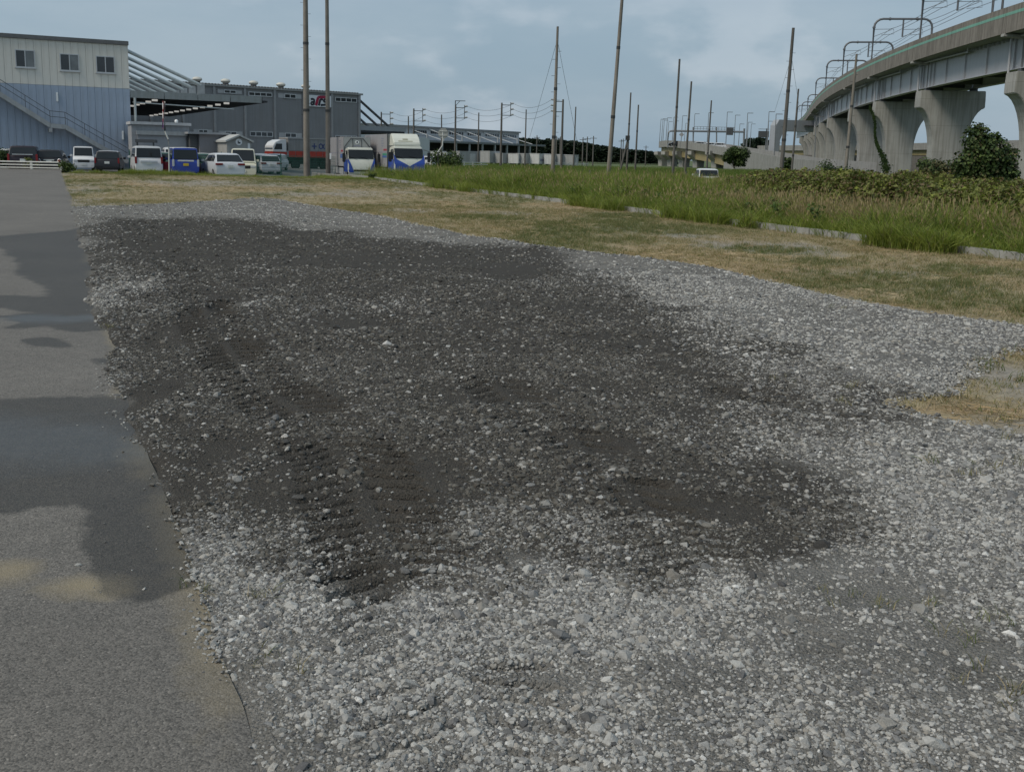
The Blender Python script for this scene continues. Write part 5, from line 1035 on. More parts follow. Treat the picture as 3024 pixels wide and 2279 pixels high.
# ---- red and white articulated truck, seen from the side, cab to the left
p0 = cp(806, 108); p1 = cp(985, 112); a_ = math.atan2(p1.y-p0.y, p1.x-p0.x); o = thing('trailer_truck', 'red and white trailer truck seen from the side behind the fence', 'truck', Vector((p0.x, p0.y, g0(p0.x, 108)-.1)), a_)
def rz_(py): return at(880, py, 109).z-o.location.z
M_RED = mat('truck_red', (.36, .035, .02), .45, var=.12)
zl = rz_(455); zr_ = rz_(447); zroof = rz_(417); ztr = rz_(411)
MB().prism([(.05, zr_-.1), (1.55, zr_-.1), (1.55, zroof+.15), (.9, zroof+.1), (.35, zroof-.15), (.06, zr_+.5)], 'y', 0, 2.3).build('cab', P_WHITE, o, bevel=.05)
MB().box(.0, 1.6, -.03, 2.3, rz_(458), zr_-.11).build('lower_cab', M_RED, o, bevel=.04); MB().prism([(.16, zr_+.15), (1.05, zr_+.15), (1.05, zr_+.75), (.42, zr_+.75)], 'y', -.02, -.004).build('side_window', M_CG, o)
MB().prism([(.0, zr_+.2), (.3, zr_+.75), (.36, zr_+.75), (.06, zr_+.2)], 'y', .15, 2.15).build('windscreen', M_CG, o)
Lt = (p1-p0).length; bx = MB().box(1.75, Lt, 0, 2.4, zr_+.02, ztr).build('cargo_box', mat('grey_tarpaulin', (.235, .24, .24), .6, var=.1, streak=.2), o, bevel=.04); MB().box(1.7, Lt+.02, -.04, 2.44, ztr+.002, ztr+.14).build('box_top_rail', M_PIL, bx)
nb = int((Lt-1.8)/.78)
for k in range(nb): MB().box(1.8+k*.78, 1.8+k*.78+.74, -.03, .05, zl-.35, zr_).build('dropside_panel', M_RED, o, bevel=.02)
sx0 = (at(917, 432, 108).x-p0.x)/math.cos(a_); zz = rz_(431)
q = MB(); q.box(sx0-.45, sx0+.1, -.02, -.002, zz-.06, zz+.06); q.build('plus_sign', mat('navy_lettering', (.03, .05, .16), .5), bx); MB().box(sx0-.23, sx0-.11, -.024, -.021, zz-.3, zz+.3).build('plus_sign', MATS['navy_lettering'], bx)
ax = (at(922, 432, 108).x-p0.x)/math.cos(a_)+.0
MB().ribbon([(ax+.45+.36*c_, zz+.30*s_) for c_, s_ in ((1.0, .85), (.5, .1), (.1, -.75), (-.35, -.85), (-.75, -.4), (-.75, .4), (-.35, .85), (.1, .75), (.5, -.1), (1.0, -.95))], .11, -.02, -.004).build('alpha_sign', MATS['navy_lettering'], bx)
for x in (.8, 2.6, Lt-2.2, Lt-1.1): MB().tube([(x, .05, .5), (x, .35, .5)], .5, 14).build('wheel', M_TYRE, o)
MB().box(.3, Lt, .6, 1.8, .55, zl-.36).build('chassis', M_BLK, o)
# ---- far white trailers and box bodies
M_TRW = mat('trailer_white', (.52, .53, .54), .55, var=.08, streak=.15); M_TRG = mat('trailer_grey', (.33, .335, .34), .55, var=.08, streak=.2)
FT = [(1303, 1318, 448, 471, 0, 'white far box trailer just right of the sign back'), (1319, 1334, 451, 473, 0, 'second white far box right of the sign back, seen end-on'), (1357, 1422, 448, 476, 1, 'grey far trailer with white end door under the loading canopy'), (1446, 1480, 448, 474, 1, 'grey far trailer left of the last bracketed line pole'), (1484, 1530, 454, 478, 1, 'low grey trailer before the right end of the long warehouse'), (1531, 1552, 455, 478, 0, 'white trailer end left of the thin pole by the warehouse corner'), (1553, 1583, 455, 479, 1, 'grey and white trailer right of the thin pole by the warehouse corner'), (1592, 1624, 455, 480, 0, 'white trailer with faint print left of the guyed pole'), (1638, 1656, 457, 481, 0, 'white trailer just right of the guyed pole'), (1660, 1690, 458, 482, 1, 'grey trailer with pale door right of the guyed pole'), (1694, 1708, 459, 480, 1, 'small grey trailer, last one before the pine wood')]
for (a, b, ya, yb, k, lab) in FT:
    d = 215; p0, p1 = cp(a, d), cp(b, d+4); z1 = at(a, ya, d).z; z = g0(p0.x, d); Lf = (p1-p0).length; o = thing('parked_trailer', lab, 'trailer', Vector((p0.x, p0.y, z)), math.atan2(p1.y-p0.y, p1.x-p0.x), 'far trailers by the loading bays')
    bx = MB().box(0, Lf, 0, 2.4, .6, z1-z).build('cargo_box', M_TRG if k else M_TRW, o, bevel=.05); MB().box(-.03, Lf+.03, -.04, 2.44, z1-z+.001, z1-z+.1).build('top_rail', M_TRW, bx)
    if k: MB().box(Lf*.45, Lf*.72, -.06, -.01, .3, (z1-z)*.86).build('end_door', M_TRW, bx)
    else: MB().box(Lf*.1, Lf*.9, -.03, -.004, (z1-z)*.45, (z1-z)*.62).build('faint_print', M_FAINT, bx)
    for x in (Lf*.2, Lf*.8): MB().tube([(x, .05, .42), (x, .3, .42)], .42, 12).build('wheel', M_TYRE, o)
# white van sunk in the grass
o = car('white_van', 'white van half hidden in the tall grass before the far ramp', Vector((cp(2084, 75).x, 75, -.60)), -.05, 3.3, 1.48, 1.5, .95, .92, .6, .5, .25, P_WHITE, group=None, cat='van', boxy=.88)
# ================================================================== VIADUCT
SV = 1.4; ZT = 1.5+10*SV; ZPB = 1.5+8.38*SV; ZGB = 1.5+6.25*SV; ZPT = 1.5+6.02*SV; DW = 9.2
pts = [gnd(x, y, ZT) for x, y in ((3024, 6.5), (2974, 21), (2870, 58), (2698, 121), (2558.6, 183), (2483, 222.6), (2437.5, 262), (2408, 291), (2365, 344), (2352, 360))]
A_ = np.array([(p.x, p.y) for p in pts]); cy = np.polyfit(A_[:, 1], A_[:, 0], 3, w=1/A_[:, 1])
def vx(y): return float(np.polyval(cy, y))
YS = np.linspace(62, 400, 700); XS = np.polyval(cy, YS); SS = np.concatenate([[0], np.cumsum(np.hypot(np.diff(XS), np.diff(YS)))])
def vp(s, off=0.0, z=0.0):
    x = np.interp(s, SS, XS); y = np.interp(s, SS, YS); x2 = np.interp(s+.5, SS, XS); y2 = np.interp(s+.5, SS, YS); x1 = np.interp(s-.5, SS, XS); y1 = np.interp(s-.5, SS, YS)
    t = Vector((x2-x1, y2-y1, 0)).normalized(); n = Vector((t.y, -t.x, 0)); return Vector((x, y, z))+n*off
def s_at(y): return float(np.interp(y, YS, SS))
M_PAR = mat('stained_parapet_concrete', (.20, .185, .165), .9, var=.16, scale=.9, bump=.2, bscale=12, streak=.45)
M_PIER = mat('pier_concrete', (.33, .33, .315), .85, var=.10, scale=.5, bump=.15, bscale=9, streak=.32, joint=3.0)
M_GIR = mat('pale_grey_girder_paint', (.40, .41, .44), .5, var=.05, scale=.4, streak=.10)
M_SLAB = mat('slab_concrete', (.24, .25, .24), .85, var=.12, scale=.6)
M_STRIPE = mat('green_stripe', (.16, .36, .29), .6, var=.1, streak=.2)
V = thing('railway_viaduct', 'tall curved concrete railway viaduct with flared piers on the right', 'viaduct', (0, 0, 0))
def sweep(s0, s1, sec, n=8):
    b = MB(); return b.loft([[tuple(vp(s0+(s1-s0)*k/n, o_, z_)) for o_, z_ in sec] for k in range(n+1)])
def s_px(px, off, z, ds=0.0):     # station whose point falls in that photo column
    best = min((abs(proj(vp(s_, off, z))[0]-px), s_) for s_ in np.arange(3, SS[-1]-2, .1)); return best[1]+ds
PS = [s_px(x, DW/2-3.55, ZPT, 1.15) for x in (3005, 2722, 2588, 2512, 2446)]; stp = (PS[4]-PS[0])/4
PS = [PS[0]-stp]+PS+[PS[4]+stp*k for k in range(1, 8) if PS[4]+stp*k < SS[-1]-3]; PS = [max(q, 0.0) for q in PS]; print('piers', PS)
ps2 = sorted(PS); SMAX = SS[-1]
for i, (s0, s1) in enumerate(zip(ps2[:-1], ps2[1:])):
    n = 2 if i < 5 else 1
    for k in range(n):
        a = s0+(s1-s0)*k/n+.03; b = s0+(s1-s0)*(k+1)/n-.03
        p = sweep(a, b, [(0, ZPB), (.28, ZPB), (.28, ZT), (0, ZT)], 5).build('parapet_panel', M_PAR, V)
        sweep(a, b, [(-.012, ZT-.78), (-.004, ZT-.78), (-.004, ZT-.52), (-.012, ZT-.52)], 5).build('green_stripe', M_STRIPE, p)
        sweep(a, b, [(DW-.28, ZPB), (DW, ZPB), (DW, ZT), (DW-.28, ZT)], 5).build('far_parapet_panel', M_PAR, V)
    sl = sweep(s0+.02, s1-.02, [(.29, ZPB+.12), (2.0, ZPB-.05), (DW-2.0, ZPB-.05), (DW-.29, ZPB+.12), (DW-.29, ZPB+.6), (.29, ZPB+.6)], 6).build('deck_slab', M_SLAB, V)
    for (o0, o1) in ((1.9, 2.25), (DW-2.25, DW-1.9)):
        g = sweep(s0+.25, s1-.25, [(o0, ZGB+.06), (o1, ZGB+.06), (o1, ZPB-.06), (o0, ZPB-.06)], 6).build('girder', M_GIR, V)
        sweep(s0+.25, s1-.25, [(o0-.22, ZGB), (o1+.22, ZGB), (o1+.22, ZGB+.055), (o0-.22, ZGB+.055)], 6).build('bottom_flange', M_GIR, g)
        if o0 < 3 and i < 9:
            for t in (.06, .10, .30, .52, .74, .90, .95):
                s = s0+(s1-s0)*t; c0 = vp(s, o0-.16, 0); c1 = vp(s, o0-.005, 0); MB().bar(Vector((c0.x, c0.y, (ZGB+ZPB)/2)), Vector((c1.x, c1.y, (ZGB+ZPB)/2)), .10, ZPB-ZGB-.2).build('stiffener', M_GIR, g)
    for t in (.12, .5, .88):
        s = s0+(s1-s0)*t; MB().bar(vp(s, 2.3, ZGB+.9), vp(s, DW-2.3, ZGB+.9), .25, 1.3).build('cross_beam', M_STEELD, V)
    if i < 8:   # drain pipe under the cantilever
        q = MB(); q.tube([vp(s0+(s1-s0)*t, 1.35, ZPB-.18-.35*(1-t)) for t in (.45, .6, .75, .9, .98)][::-1], .09, 7); q.build('drain_pipe', M_GIR, V)
        MB().tube([vp(s0+(s1-s0)*.45, 1.3, ZPB-.5), vp(s0+(s1-s0)*.45, 1.3, ZPB+.05)], .08, 7).build('drain_pipe', M_GIR, V)
        q = MB()
        for k in range(22): s = s0+(s1-s0)*(.08+k*.04); q.bar(vp(s, 1.55, ZPB-.20), vp(s, 1.85, ZPB-.20), .09, .28)
        q.build('slab_hangers', M_STEELG, V)
        MB().tube([vp(s0+1.1, 1.2, ZPT), vp(s0+1.1, 1.2, ZPB-.05)], .11, 8).build('down_pipe', M_GIR, V)
        MB().bar(vp(s0+.0, -.10, ZPB-.14), vp(s0+.0, 2.3, ZPB-.30), .75, .26).build('bracket', M_PIER, V, bevel=.03)
def pier(s, zb):
    c = vp(s, 0, 0); t = (vp(s+.5)-vp(s-.5)).normalized(); n = Vector((t.y, -t.x, 0)); th = 1.15; hw = 3.55; sh = 1.75; cx = DW/2
    prof = []
    zs = ZPT
    L_ = [(-hw, ZPT), (-hw-.05, ZPT-1.0), (-hw-.05, ZPT-1.9)]
    for k in range(1, 9): u = k/8; L_.append((-hw-.05+(hw-sh+.05)*math.sin(u*math.pi/2)**1.0*1.0, ZPT-1.9-(1-math.cos(u*math.pi/2))*4.6-u*.6))
    L_ += [(-sh, zb)]
    R_ = [(-x, z) for x, z in reversed(L_)]; P = L_+R_
    secs = [[tuple(c+n*(cx+x)+t*k+Vector((0, 0, z))) for x, z in P] for k in (-th, th)]
    q = MB().loft(secs).build('pier', M_PIER, V, bevel=.06)
    for o0 in (2.07, DW-2.07): MB().bar(vp(s, o0, ZPT-.0), vp(s, o0, ZGB-.002), .7, .7, up=t).build('bearing', M_STEELD, q)
    return q
for s in ps2[1:-1]:
    p = vp(s); pier(s, -1.0)
# ---- catenary
M_CAT = mat('galvanised_gantry_steel', (.13, .135, .145), .5, metal=.3, var=.1)
ord_ = ['first', 'second', 'third', 'fourth', 'fifth', 'sixth', 'seventh', 'eighth', 'ninth', 'tenth']
gs = [s_px(x, .75, ZT) for x in (2958, 2716, 2573, 2487, 2437, 2406, 2383, 2366, 2353)]; ZG = 1.5+14.15*SV; ZD = ZPB+.62; CAT = []
for i, s in enumerate(gs):
    b = vp(s, .75, ZD); o = thing('catenary_gantry', ord_[i]+' overhead wire gantry on the viaduct counted from the right', 'gantry', b, 0, 'overhead wire gantries'); n = (vp(s, 5)-vp(s, 0)).normalized(); W_ = DW-1.5; R = 1.15
    hh = ZG-ZD; up = Vector((0, 0, 1)); f = [up*0, up*(hh-R)]+[n*(R-R*math.cos(a))+up*(hh-R+R*math.sin(a)) for a in (.4, .8, 1.2, 1.5708)]
    MB().tube([p for p in f], .15, 8).build('near_leg', M_CAT, o, smooth=.8); MB().tube([n*R+up*hh, n*(W_-R)+up*hh], .145, 8).build('cross_tube', M_CAT, o, smooth=.8)
    MB().tube([n*W_, n*W_+up*(hh-R)]+[n*(W_-R+R*math.cos(a))+up*(hh-R+R*math.sin(a)) for a in (.4, .8, 1.2, 1.5708)], .15, 8).build('far_leg', M_CAT, o, smooth=.8)
    for k in (R+.9, W_-R-.9): MB().tube([n*(k-.1)+up*hh, n*(k+.1)+up*hh], .22, 8).build('collar', M_CAT, o)
    MB().tube([up*(hh-R-.1), up*(hh-R+.1)], .22, 8).build('collar', M_CAT, o)
    MB().tube([n*(W_/2)+up*(hh-.1), n*(W_/2)+up*(hh-2.4)], .12, 8).build('drop_post', M_CAT, o)
    for k in (.12, W_/2+.1):
        a = MB(); a.tube([n*k+up*(hh-1.4), n*(k+2.5)+up*(hh-1.35)], .035, 5); a.tube([n*k+up*(hh-2.35), n*(k+2.2)+up*(hh-1.45)], .035, 5); a.tube([n*(k+2.5)+up*(hh-1.35), n*(k+2.6)+up*(hh-2.0), n*(k+.9)+up*(hh-2.15)], .03, 5); a.build('cantilever_arm', M_CAT, o)
wr = MB()
for off, z, sag in ((2.9, ZG-1.35, .45), (2.9, ZG-2.1, .15), (6.5, ZG-1.35, .45), (6.5, ZG-2.1, .15), (7.9, ZG-.2, .4)):
    ss = [1.0]+gs
    for a, b in zip(ss[:-1], ss[1:]): wr.tube([vp(a+(b-a)*k/6, off, z-sag*4*(k/6)*(1-k/6)) for k in range(7)], .03, 4, cap=False)
tag(wr.build('overhead_wires', M_WIRE), 'overhead contact wires running along above the viaduct', 'wires')
# ---- grey steel portal straddling the road under the viaduct
pa, pb = cp(2272, 262), cp(2455, 268); o = thing('steel_portal', 'big grey steel portal frame under the far end of the viaduct', 'portal', Vector((pa.x, pa.y, -.6)), math.atan2(pb.y-pa.y, pb.x-pa.x)); Lp = (pb-pa).length
zt = at(2350, 356, 264).z+.6; zb = at(2350, 389, 264).z+.6; M_POR = mat('portal_grey_paint', (.31, .33, .36), .5, var=.05, scale=.3, streak=.08); cw = at(2299, 400, 262).x-pa.x
MB().prism([(0, 0), (cw, 0), (cw, zb-2.2), (cw+.6, zb-.8), (cw+2.2, zb), (Lp-cw-2.2, zb), (Lp-cw-.6, zb-.8), (Lp-cw, zb-2.2), (Lp-cw, 0), (Lp, 0), (Lp, zt), (1.2, zt), (.35, zt-1.4)], 'y', -1.3, 1.3).build('frame', M_POR, o, bevel=.05)
MB().box(Lp*.45, Lp-.2, -1.9, -1.35, zb+1.3, zb+1.6).build('walkway', M_STEELD, o)
# ---- far road ramp
M_YEL = mat('ochre_girder_paint', (.30, .25, .13), .6, var=.12, scale=.3, streak=.2); M_RPAR = mat('grey_ramp_parapet', (.27, .27, .26), .85, var=.15, scale=.6, streak=.35)
def flyover(name, label, P, wd, par_h, gird_h, girder=True, span=14, hide=None):
    o = thing(name, label, 'flyover', (0, 0, 0)); n = len(P)
    def nrm(i): t = (P[min(i+1, n-1)]-P[max(i-1, 0)]); t.z = 0; t.normalize(); return Vector((t.y, -t.x, 0))
    for i in range(n-1):
        a, b = P[i], P[i+1]; na, nb_ = nrm(i), nrm(i+1)
        for (o0, o1, nm) in ((0, .25, 'parapet_panel'), (-wd, -wd+.25, 'far_parapet_panel')):
            MB().hexa([a+na*(-o0 if o0 >= 0 else o0)-Vector((0, 0, par_h)), b+nb_*(-o0 if o0 >= 0 else o0)-Vector((0, 0, par_h)), b+nb_*(-o1 if o0 >= 0 else o1)-Vector((0, 0, par_h)), a+na*(-o1 if o0 >= 0 else o1)-Vector((0, 0, par_h))],
                      [a+na*(-o0 if o0 >= 0 else o0), b+nb_*(-o0 if o0 >= 0 else o0), b+nb_*(-o1 if o0 >= 0 else o1), a+na*(-o1 if o0 >= 0 else o1)]).build(nm, M_RPAR, o)
        z = Vector((0, 0, 1)); MB().hexa([a-na*.26-z*par_h*1.05, b-nb_*.26-z*par_h*1.05, b-nb_*(wd-.26)-z*par_h*1.05, a-na*(wd-.26)-z*par_h*1.05], [a-na*.26-z*par_h*.8, b-nb_*.26-z*par_h*.8, b-nb_*(wd-.26)-z*par_h*.8, a-na*(wd-.26)-z*par_h*.8]).build('deck_slab', M_SLAB, o)
        if girder and a.z-par_h-gird_h > .3:
            for k0 in (.9, wd-1.6): MB().hexa([a-na*k0-z*(par_h+gird_h), b-nb_*k0-z*(par_h+gird_h), b-nb_*(k0+.6)-z*(par_h+gird_h), a-na*(k0+.6)-z*(par_h+gird_h)], [a-na*k0-z*par_h*1.06, b-nb_*k0-z*par_h*1.06, b-nb_*(k0+.6)-z*par_h*1.06, a-na*(k0+.6)-z*par_h*1.06]).build('girder', M_YEL, o)
        elif not girder or a.z < 5:
            MB().hexa([Vector((a.x, a.y, -1))-na*.02, Vector((b.x, b.y, -1))-nb_*.02, Vector((b.x, b.y, -1))-nb_*.5, Vector((a.x, a.y, -1))-na*.5], [a-na*.02-z*par_h*1.001, b-nb_*.02-z*par_h*1.001, b-nb_*.5-z*par_h*1.001, a-na*.5-z*par_h*1.001]).build('retaining_wall', M_RPAR, o)
    return o
RP = [at(*q) for q in ((1946, 418, 345), (1965, 415, 325), (1995, 416, 308), (2035, 420, 292), (2085, 426, 275), (2140, 436, 256), (2212, 447, 232), (2260, 456, 212), (2320, 467, 190), (2380, 472, 170), (2448, 478, 150))]
ramp = flyover('road_ramp', 'curved road ramp with ochre girder descending towards the viaduct', RP, 7, 2.0, 2.6)
for (px, d, wdt) in ((1958, 338, 9), (1985, 325, 11), (2020, 305, 11), (2062, 290, 10), (2118, 270, 10)):
    c = cp(px, d); zt = 3.6; b = MB().prism([(-1.2, -1), (1.2, -1), (1.4, zt-2.2), (wdt*.55, zt-.6), (wdt*.55, zt+.4), (-wdt*.35, zt+.4), (-wdt*.35, zt-.6), (-1.4, zt-2.2)], 'y', -1.0, 1.0).build('pier', M_PIER, ramp, bevel=.08); b.location = (c.x, c.y, 0); b.rotation_euler = (0, 0, .5)
P2 = [gnd(x, y, 8.0) for x, y in ((2150, 431), (2300, 430), (2440, 428), (2690, 423.5), (2850, 419), (2995, 414.5), (3200, 409))]
road2 = flyover('road_flyover', 'straight road flyover with ochre girder behind the viaduct piers', P2, 14, 2.0, 1.6)
for p in P2[1:]:
    MB().box(-2.2, 2.2, -1.1, 1.1, -1, 4.3).build('pier', M_SLAB, road2).location = (p.x+7, p.y, 0)
# abutment behind the flyover in shade
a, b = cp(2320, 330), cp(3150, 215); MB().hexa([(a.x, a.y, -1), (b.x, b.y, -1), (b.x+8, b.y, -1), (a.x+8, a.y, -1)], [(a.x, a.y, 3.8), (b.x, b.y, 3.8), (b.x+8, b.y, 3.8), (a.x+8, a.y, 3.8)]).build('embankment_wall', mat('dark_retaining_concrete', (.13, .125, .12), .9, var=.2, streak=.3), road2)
# street lamps on the ramp and flyover
M_LMP = mat('lamp_post_steel', (.20, .21, .22), .5, metal=.3)
for i, (px, ty, by, d) in enumerate(sorted(((1947, 353, 417, 345), (1953, 352, 417, 355), (1957, 356, 418, 365), (1966, 349, 416, 330), (1970, 360, 417, 370), (1985, 347, 417, 335), (1988, 358, 418, 380), (2011, 343, 420, 320), (2020, 365, 420, 390), (2047, 337, 424, 310), (2088, 334, 430, 290), (2143, 332, 436, 275), (2167, 341, 436, 300), (2203, 335, 440, 262), (2180, 367, 438, 330), (2205, 362, 438, 335), (2214, 367, 438, 345), (2266, 331, 452, 250), (2287, 338, 455, 225), (2264, 359, 430, 330), (2406, 345, 470, 200)))):
    b = at(px, by, d); t = at(px+5, ty, d); o = thing('ramp_lamp', ordn[i]+' from the left of the thin street lamps along the far ramp', 'street lamp', Vector((b.x, d, b.z-2.2)), 0, 'street lamps along the far ramp'); v = Vector((t.x-b.x, 0, t.z-b.z+2.2))
    MB().tube([(0, 0, 0), v], [.13, .075], 6).build('post', M_LMP, o); MB().box(v.x, v.x+1.4, -.12, .12, v.z-.02, v.z+.12).build('lamp_head', M_LMP, o)
# toll gantry and signs on the ramp
d = 300; a = at(1973, 415, d); o = thing('sign_gantry', 'long grey sign gantry spanning the far ramp', 'gantry', Vector((a.x, d, a.z-2))); R0 = Vector(o.location)
def rr_(px, py, dd=300): return at(px, py, dd)-R0
MB().tube([(0, 0, 0), rr_(1974, 392), rr_(1979, 388), rr_(1988, 387)], .25, 8).build('leg', M_LMP, o); MB().tube([rr_(1988, 387), rr_(2200, 390)], .28, 8).build('beam', M_LMP, o); MB().tube([rr_(2198, 380), rr_(2196, 430)], .28, 8).build('leg', M_LMP, o)
for px in (2047, 2116): MB().tube([rr_(px, 376), rr_(px, 425)], .2, 6).build('leg', M_LMP, o)
p_ = rr_(2155, 388); MB().box(p_.x-.95, p_.x+.95, -.4, .4, p_.z-1.1, p_.z+1.0).build('sign_box', M_STEELD, o)
q = MB()
for z in (.5, 1.1): q.box(rr_(2050, 388).x, rr_(2170, 388).x, -.05, .05, p_.z+z-.05, p_.z+z+.05)
for k in range(14): x = rr_(2050+k*9, 388).x; q.box(x-.04, x+.04, -.05, .05, p_.z+.2, p_.z+1.15)
q.build('walkway_rail', M_LMP, o)
p_ = at(2255, 397, 280); o = thing('message_board', 'dark electronic message board left of the grey portal', 'sign', Vector((p_.x, 280, at(2255, 432, 280).z-1)))
zz = p_.z-o.location.z; wv = 280/F*15; MB().box(-wv, wv, -.3, .3, zz-.85, zz+.85).build('board', M_STEELD, o, bevel=.05); MB().tube([(wv*.6, .4, 0), (wv*.6, .4, zz+1.6)], .14, 8).build('post', M_LMP, o); MB().box(-wv, wv, -.35, .35, zz+1.3, zz+1.42).build('top_rail', M_LMP, o)
p_ = at(2013, 398, 306); o = thing('diamond_sign', 'small diamond board sign on the far ramp', 'sign', Vector((p_.x, 306, p_.z-2.6))); MB().prism([(-.75, 2.6), (0, 1.85), (.75, 2.6), (0, 3.35)], 'y', -.05, .05).build('plate', M_TRG, o); MB().tube([(0, .1, 0), (0, .1, 2.6)], .06, 6).build('post', M_LMP, o)
for i, (px, py, d, lab) in enumerate(((2002, 419, 302, 'dark car on the far ramp near the ramp end'), (2068, 421, 288, 'white car on the far ramp under the sign gantry'), (2100, 424, 278, 'second white car on the far ramp right of the first'), (2128, 425, 270, 'white car on the far ramp just left of the round bush'))):
    p_ = at(px, py, d); car('ramp_car', lab, Vector((p_.x, d+4, p_.z-1.3)), PI/2, 4.4, 1.7, 1.6, 1.0, .95, body=P_BLACK if i == 0 else P_WHITE, group='cars on the far ramp')
# ================================================================== TREES AND BUSHES
M_BARK = mat('grey_brown_bark', (.10, .08, .06), .9, var=.25)
def bush(label, loc, w, h, seed, mats, wts, n=2600, leaf=.12, name='bush', lobes=None, stem=.35, cat='bush', group=None):
    r = random.Random(seed); o = thing(name, label, cat, loc, r.uniform(0, 6), group); o.rotation_euler = (0, 0, 0); V_, Fc, MI = [], [], []
    lobes = lobes or [(r.uniform(-.32, .32)*w, r.uniform(-.25, .25)*w, h*r.uniform(.3, .78), w*r.uniform(.16, .30)) for k in range(11)]
    tot = sum(l[3]**2 for l in lobes)
    for (lx, ly, lz, lr) in lobes:
        for i in range(int(n*lr*lr/tot)):
            z = r.uniform(-.85, 1); a = r.uniform(0, 6.283); q = math.sqrt(max(0, 1-z*z)); k = lr*(r.random()**.35)*r.uniform(.75, 1.15)
            c = Vector((lx+q*math.cos(a)*k, ly+q*math.sin(a)*k, max(.05, lz+z*k*.95))); nr = Vector((q*math.cos(a)+r.gauss(0, .5), q*math.sin(a)+r.gauss(0, .5), z+.5+r.gauss(0, .4))).normalized()
            t = nr.cross(Vector((r.gauss(0, 1), r.gauss(0, 1), r.gauss(0, 1)))).normalized(); s = t.cross(nr); l = leaf*r.uniform(.6, 1.4); w_ = l*.4; j = len(V_)
            V_ += [c-t*l*.5, c+s*w_+nr*.1*l, c+t*l*.55, c-s*w_+nr*.1*l]; Fc += [(j, j+1, j+2, j+3)]; MI.append(r.choices(range(len(mats)), wts)[0])
    me = bpy.data.meshes.new('crown'); me.from_pydata(V_, [], Fc)
    for m in mats: me.materials.append(m)
    me.polygons.foreach_set('material_index', MI); me.update(); c = bpy.data.objects.new('crown', me); col.objects.link(c); c.parent = o
    tr = MB(); tr.tube([(0, 0, -.3), (.03, 0, h*.25), (-.02, .02, h*.5)], [.045*w*stem*2, .035*w*stem*2, .02*w*stem*2], 8)
    for (lx, ly, lz, lr) in lobes[:7]: tr.tube([(0, 0, h*.15), (lx*.5, ly*.5, lz*.6), (lx, ly, lz)], [.025*w*stem*2, .015*w*stem*2, .006*w*stem*2], 6)
    tr.build('trunk', M_BARK, o); return o
def tmat(n, a, b): 
    def bb(nt, N, L, s):
        g = N.new('ShaderNodeNewGeometry'); c = rmp(N, L, g.outputs['Random Per Island'], (0, a), (1, b)); L.new(c, s.inputs['Base Color']); s.inputs['Specular IOR Level'].default_value = .25
        t = N.new('ShaderNodeBsdfTranslucent'); L.new(c, t.inputs['Color']); m = N.new('ShaderNodeMixShader'); m.inputs[0].default_value = .2; L.new(s.outputs[0], m.inputs[1]); L.new(t.outputs[0], m.inputs[2]); L.new(m.outputs[0], N['Material Output'].inputs[0])
    return shader(n, bb, .6)
L_D = tmat('dark_crown_leaf', (.014, .03, .008), (.05, .085, .022)); L_M = tmat('mid_crown_leaf', (.035, .06, .016), (.09, .13, .035)); L_B = tmat('brownish_crown_leaf', (.05, .05, .02), (.12, .115, .05)); L_P = tmat('pine_needle_clump', (.007, .016, .009), (.022, .038, .018)); L_Y = tmat('yellow_green_crown_leaf', (.08, .10, .02), (.18, .20, .05))
def gp(px, d): p = cp(px, d); return Vector((p.x, p.y, g0(p.x, d)))
d = 48; k = d/F
bush('large dark green bushy tree before the nearest viaduct piers', gp(2893, d), 3.3, 3.7, 11, [L_D, L_M, L_B], (6, 4, 1.2), 9000, .15, 'bushy_tree', [(-.35, 0, 2.75, .72), (-.5, .1, 3.25, .40), (-.2, .1, 3.2, .42), (.35, 0, 2.3, .85), (.9, .1, 1.9, .75), (-.75, 0, 1.7, .75), (0, .1, 1.3, 1.0), (.8, 0, 1.1, .85), (-.6, .1, .9, .8), (1.3, 0, 1.3, .45), (.45, .1, 2.9, .35), (1.2, .2, .7, .6), (-.1, -.2, 2.0, .9)], cat='tree')
bush('pale green shrub at the foot of the second nearest pier', gp(2728, 52), 1.5, 2.3, 13, [L_M, L_D], (3, 1), 1800, .13, 'shrub')
bush('brownish green spreading bush left of the large bushy tree', gp(2782, 50), 2.4, 1.9, 17, [L_B, L_D, L_M], (4, 3, 1), 3600, .12)
bush('low dark bush before the piers left of the tree', gp(2840, 50), 1.4, 1.35, 18, [L_D, L_M], (3, 2), 1500, .12)
bush('dark bush at the end of the descending ramp wall', gp(2460, 78), 2.9, 2.3, 19, [L_D, L_M], (5, 1), 2400, .16)
bush('round low bush before the third pier', gp(2560, 62), 1.8, 1.6, 23, [L_D, L_M], (3, 2), 2200, .12)
bush('small dark bush at the foot of the middle ramp wall', gp(2320, 150), 2.2, 3.2, 29, [L_D, L_M], (5, 1), 1200, .25)
bush('large rounded dark bush in front of the far ramp girder', gp(2168, 185), 4.4, 5.2, 31, [L_D, L_M], (5, 1.5), 5000, .30, 'round_bush', None, .2)
bush('green weed bush right behind the white guard rail', gp(93, 67.6)+Vector((0, 0, .1)), 1.0, 1.15, 37, [L_Y, L_M], (3, 1), 700, .10)
bush('dark shrub left of the parked cars at the picture edge', gp(2, 71), 2.2, 1.5, 41, [L_D, L_M], (4, 2), 1500, .14)
bush('leafy weed clump at the right end of the guard rail', gp(190, 65.5)+Vector((0, 0, .1)), 1.3, .7, 43, [L_M, L_Y], (3, 1), 900, .10)
bush('green bush under the far line poles', gp(1320, 140), 5, 2.4, 47, [L_M, L_D], (3, 2), 2000, .25)
